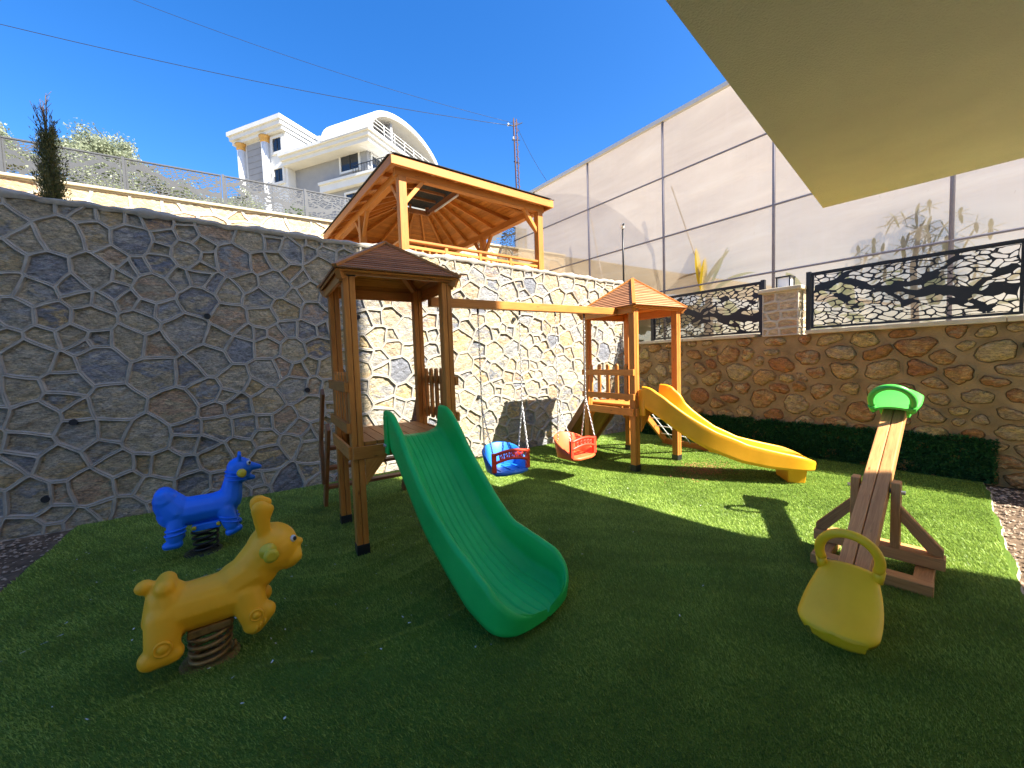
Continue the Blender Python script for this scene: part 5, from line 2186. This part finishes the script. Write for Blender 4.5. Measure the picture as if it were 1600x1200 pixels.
for sy in (-1, 1):
    MB().lathe([(.040, 0), (.042, .012), (.022, .018), (.024, .055), (.034, .060), (.036, .075), (.020, .082)], (.275, sy * .120, .540), (0.15, sy, -.10), 16).build('grip', M['knob'], yb, world=False)
    MB().lathe([(.036, -.01), (.036, .007), (.031, .010), (.028, .006), (.020, .006), (.016, .013), (.004, .015)], (-.165, sy * .146, .215), (0, sy, 0.05), 18).build('boss', M['bear_yellow'], yb, world=False)
    MB().lathe([(.032, -.01), (.032, .007), (.027, .010), (.025, .006), (.018, .006), (.014, .013), (.004, .015)], (.205, sy * .146, .228), (0, sy, 0.0), 18).build('boss', M['bear_yellow'], yb, world=False)
    for k in range(3):
        MB().tube([(.195 + k * .019, sy * .146, .135 + k * .014), (.206 + k * .019, sy * .149, .172 + k * .012)], .005, 6).build('toe_ridge', M['bear_yellow'], yb, world=False)
    MB().lathe([(.019, -.004), (.019, .004), (.013, .008), (.004, .009)], (.402, sy * .073, .553), (.72, sy * .66, .12), 16).build('eye', M['white'], yb, world=False)
    MB().lathe([(.011, -.002), (.011, .004), (.006, .005)], (.4085, sy * .081, .554), (.72, sy * .66, .12), 12).build('pupil', M['black'], yb, world=False)
mb = MB()
mb.prism([(-.08, -.075, .215), (.10, -.075, .215), (.10, -.075, .180), (-.08, -.075, .175)], (0, .15, 0))
mb.build('spring_plate', M['spring_tan'], by, .006, world=False)
mb = MB()
coil(mb, (0, 0), .082, .090, .012, .178, 4.2, .0105, (.01, 0))
mb.tube([(.09, -.01, .012), (.11, -.02, .04), (.105, -.03, .075)], .008, 6)
mb.build('spring', M['spring_tan'], by, world=False)
MB().lathe([(.13, 0), (.13, .01), (.10, .014)], (0, 0, .002), n=24).build('ground_plate', M['spring_tan'], by, world=False)

# ---- blue spring rocker
bb = thing('spring_rocker', 'blue animal shaped spring rocker with pointed snout near the stone wall', 'spring rocker', (-.50, 4.13, 0), R(3))
prims = [
    ('c', (-.16, 0, .365), (.15, 0, .365), .122, .115, 1.0),             # trunk
    ('c', (-.16, 0, .385), (.15, 0, .375), .100, .095, 1.12),
    ('c', (-.190, 0, .445), (-.150, 0, .385), .108, .120, 1.08),         # rump
    ('c', (-.222, -.045, .525), (-.222, .045, .525), .062, .062),
    ('c', (-.210, -.03, .49), (-.210, .03, .49), .085, .085),
    ('c', (.13, 0, .38), (.19, 0, .40), .110, .100, .98),                # chest
    ('c', (.205, 0, .42), (.238, 0, .58), .090, .066, .98),              # neck
    ('e', (.283, 0, .655), (.094, .084, .098), (0, 0, 0)),               # head
    ('c', (.24, 0, .58), (.29, 0, .60), .070, .072, 1.0),
    ('c', (.335, 0, .665), (.428, 0, .643), .048, .022, .9),             # snout
    ('c', (.31, 0, .575), (.380, 0, .558), .042, .020, .9),              # lower jaw
    ('c', (.288, .055, .735), (.290, .060, .778), .017, .018, .8),       # ears
    ('c', (.288, -.055, .735), (.290, -.060, .778), .017, .018, .8),
    ('c', (-.150, .070, .32), (-.165, .095, .20), .066, .056, .85),      # hind legs
    ('c', (-.150, -.070, .32), (-.165, -.095, .20), .066, .056, .85),
    ('c', (-.215, .095, .145), (-.150, .095, .145), .034, .036, 1.2),
    ('c', (-.215, -.095, .145), (-.150, -.095, .145), .034, .036, 1.2),
    ('c', (.165, .070, .33), (.200, .095, .215), .066, .056, .85),       # fore legs
    ('c', (.165, -.070, .33), (.200, -.095, .215), .066, .056, .85),
    ('c', (.185, .095, .150), (.250, .095, .172), .034, .030, 1.2),
    ('c', (.185, -.095, .150), (.250, -.095, .172), .034, .030, 1.2),
]
ub_ = blob('body', prims, M['blue'], bb, .007, 10)
for (x, z, r) in ((.262, .60, .083), (.268, .630, .085), (.256, .568, .080)):
    ring = [(x + r * math.cos(a), r * 1.0 * math.sin(a), z - .12 * r * math.cos(a)) for a in [2 * math.pi * q / 28 for q in range(28)]]
    MB().tube(ring, .0065, 6, True).build('raised_band', M['blue'], ub_, world=False)
for (cx, cy, cz_, dx) in ((-.157, .082, .262, -.1), (-.162, .088, .228, -.1), (.184, .082, .278, .3), (.194, .088, .245, .3)):
    for sy in (-1, 1):
        ring = [(cx + .064 * math.cos(a), sy * cy + .055 * math.sin(a), cz_ - dx * .064 * math.cos(a)) for a in [2 * math.pi * q / 22 for q in range(22)]]
        MB().tube(ring, .0065, 6, True).build('raised_band', M['blue'], ub_, world=False)
for sy in (-1, 1):
    MB().lathe([(.034, 0), (.036, .010), (.020, .016), (.021, .040), (.029, .045), (.030, .056), (.016, .062)], (.295, sy * .080, .628), (0.1, sy, 0), 16).build('grip', M['knob'], ub_, world=False)
    MB().lathe([(.020, -.004), (.020, .004), (.012, .008)], (.352, sy * .052, .700), (.7, sy * .7, .2), 14).build('eye', M['white'], ub_, world=False)
    MB().lathe([(.011, -.002), (.011, .005), (.006, .006)], (.357, sy * .057, .7005), (.7, sy * .7, .2), 12).build('pupil', M['black'], ub_, world=False)
mb = MB()
mb.box(-.06, .13, -.088, .088, .205, .265)
mb.build('spring_plate', M['blue'], bb, .012, world=False)
for sy in (-1, 1):
    for x in (-.045, .115):
        MB().lathe([(.016, 0), (.016, .008), (.006, .012)], (x, sy * .088, .240), (0, sy, 0), 12).build('bolt', M['knob'], bb, world=False)
mb = MB()
coil(mb, (0.02, 0), .078, .088, .012, .205, 4.0, .0105)
mb.build('spring', M['spring_black'], bb, world=False)
MB().lathe([(.13, 0), (.13, .01), (.10, .014)], (0, 0, .002), n=24).build('ground_plate', M['spring_black'], bb, world=False)
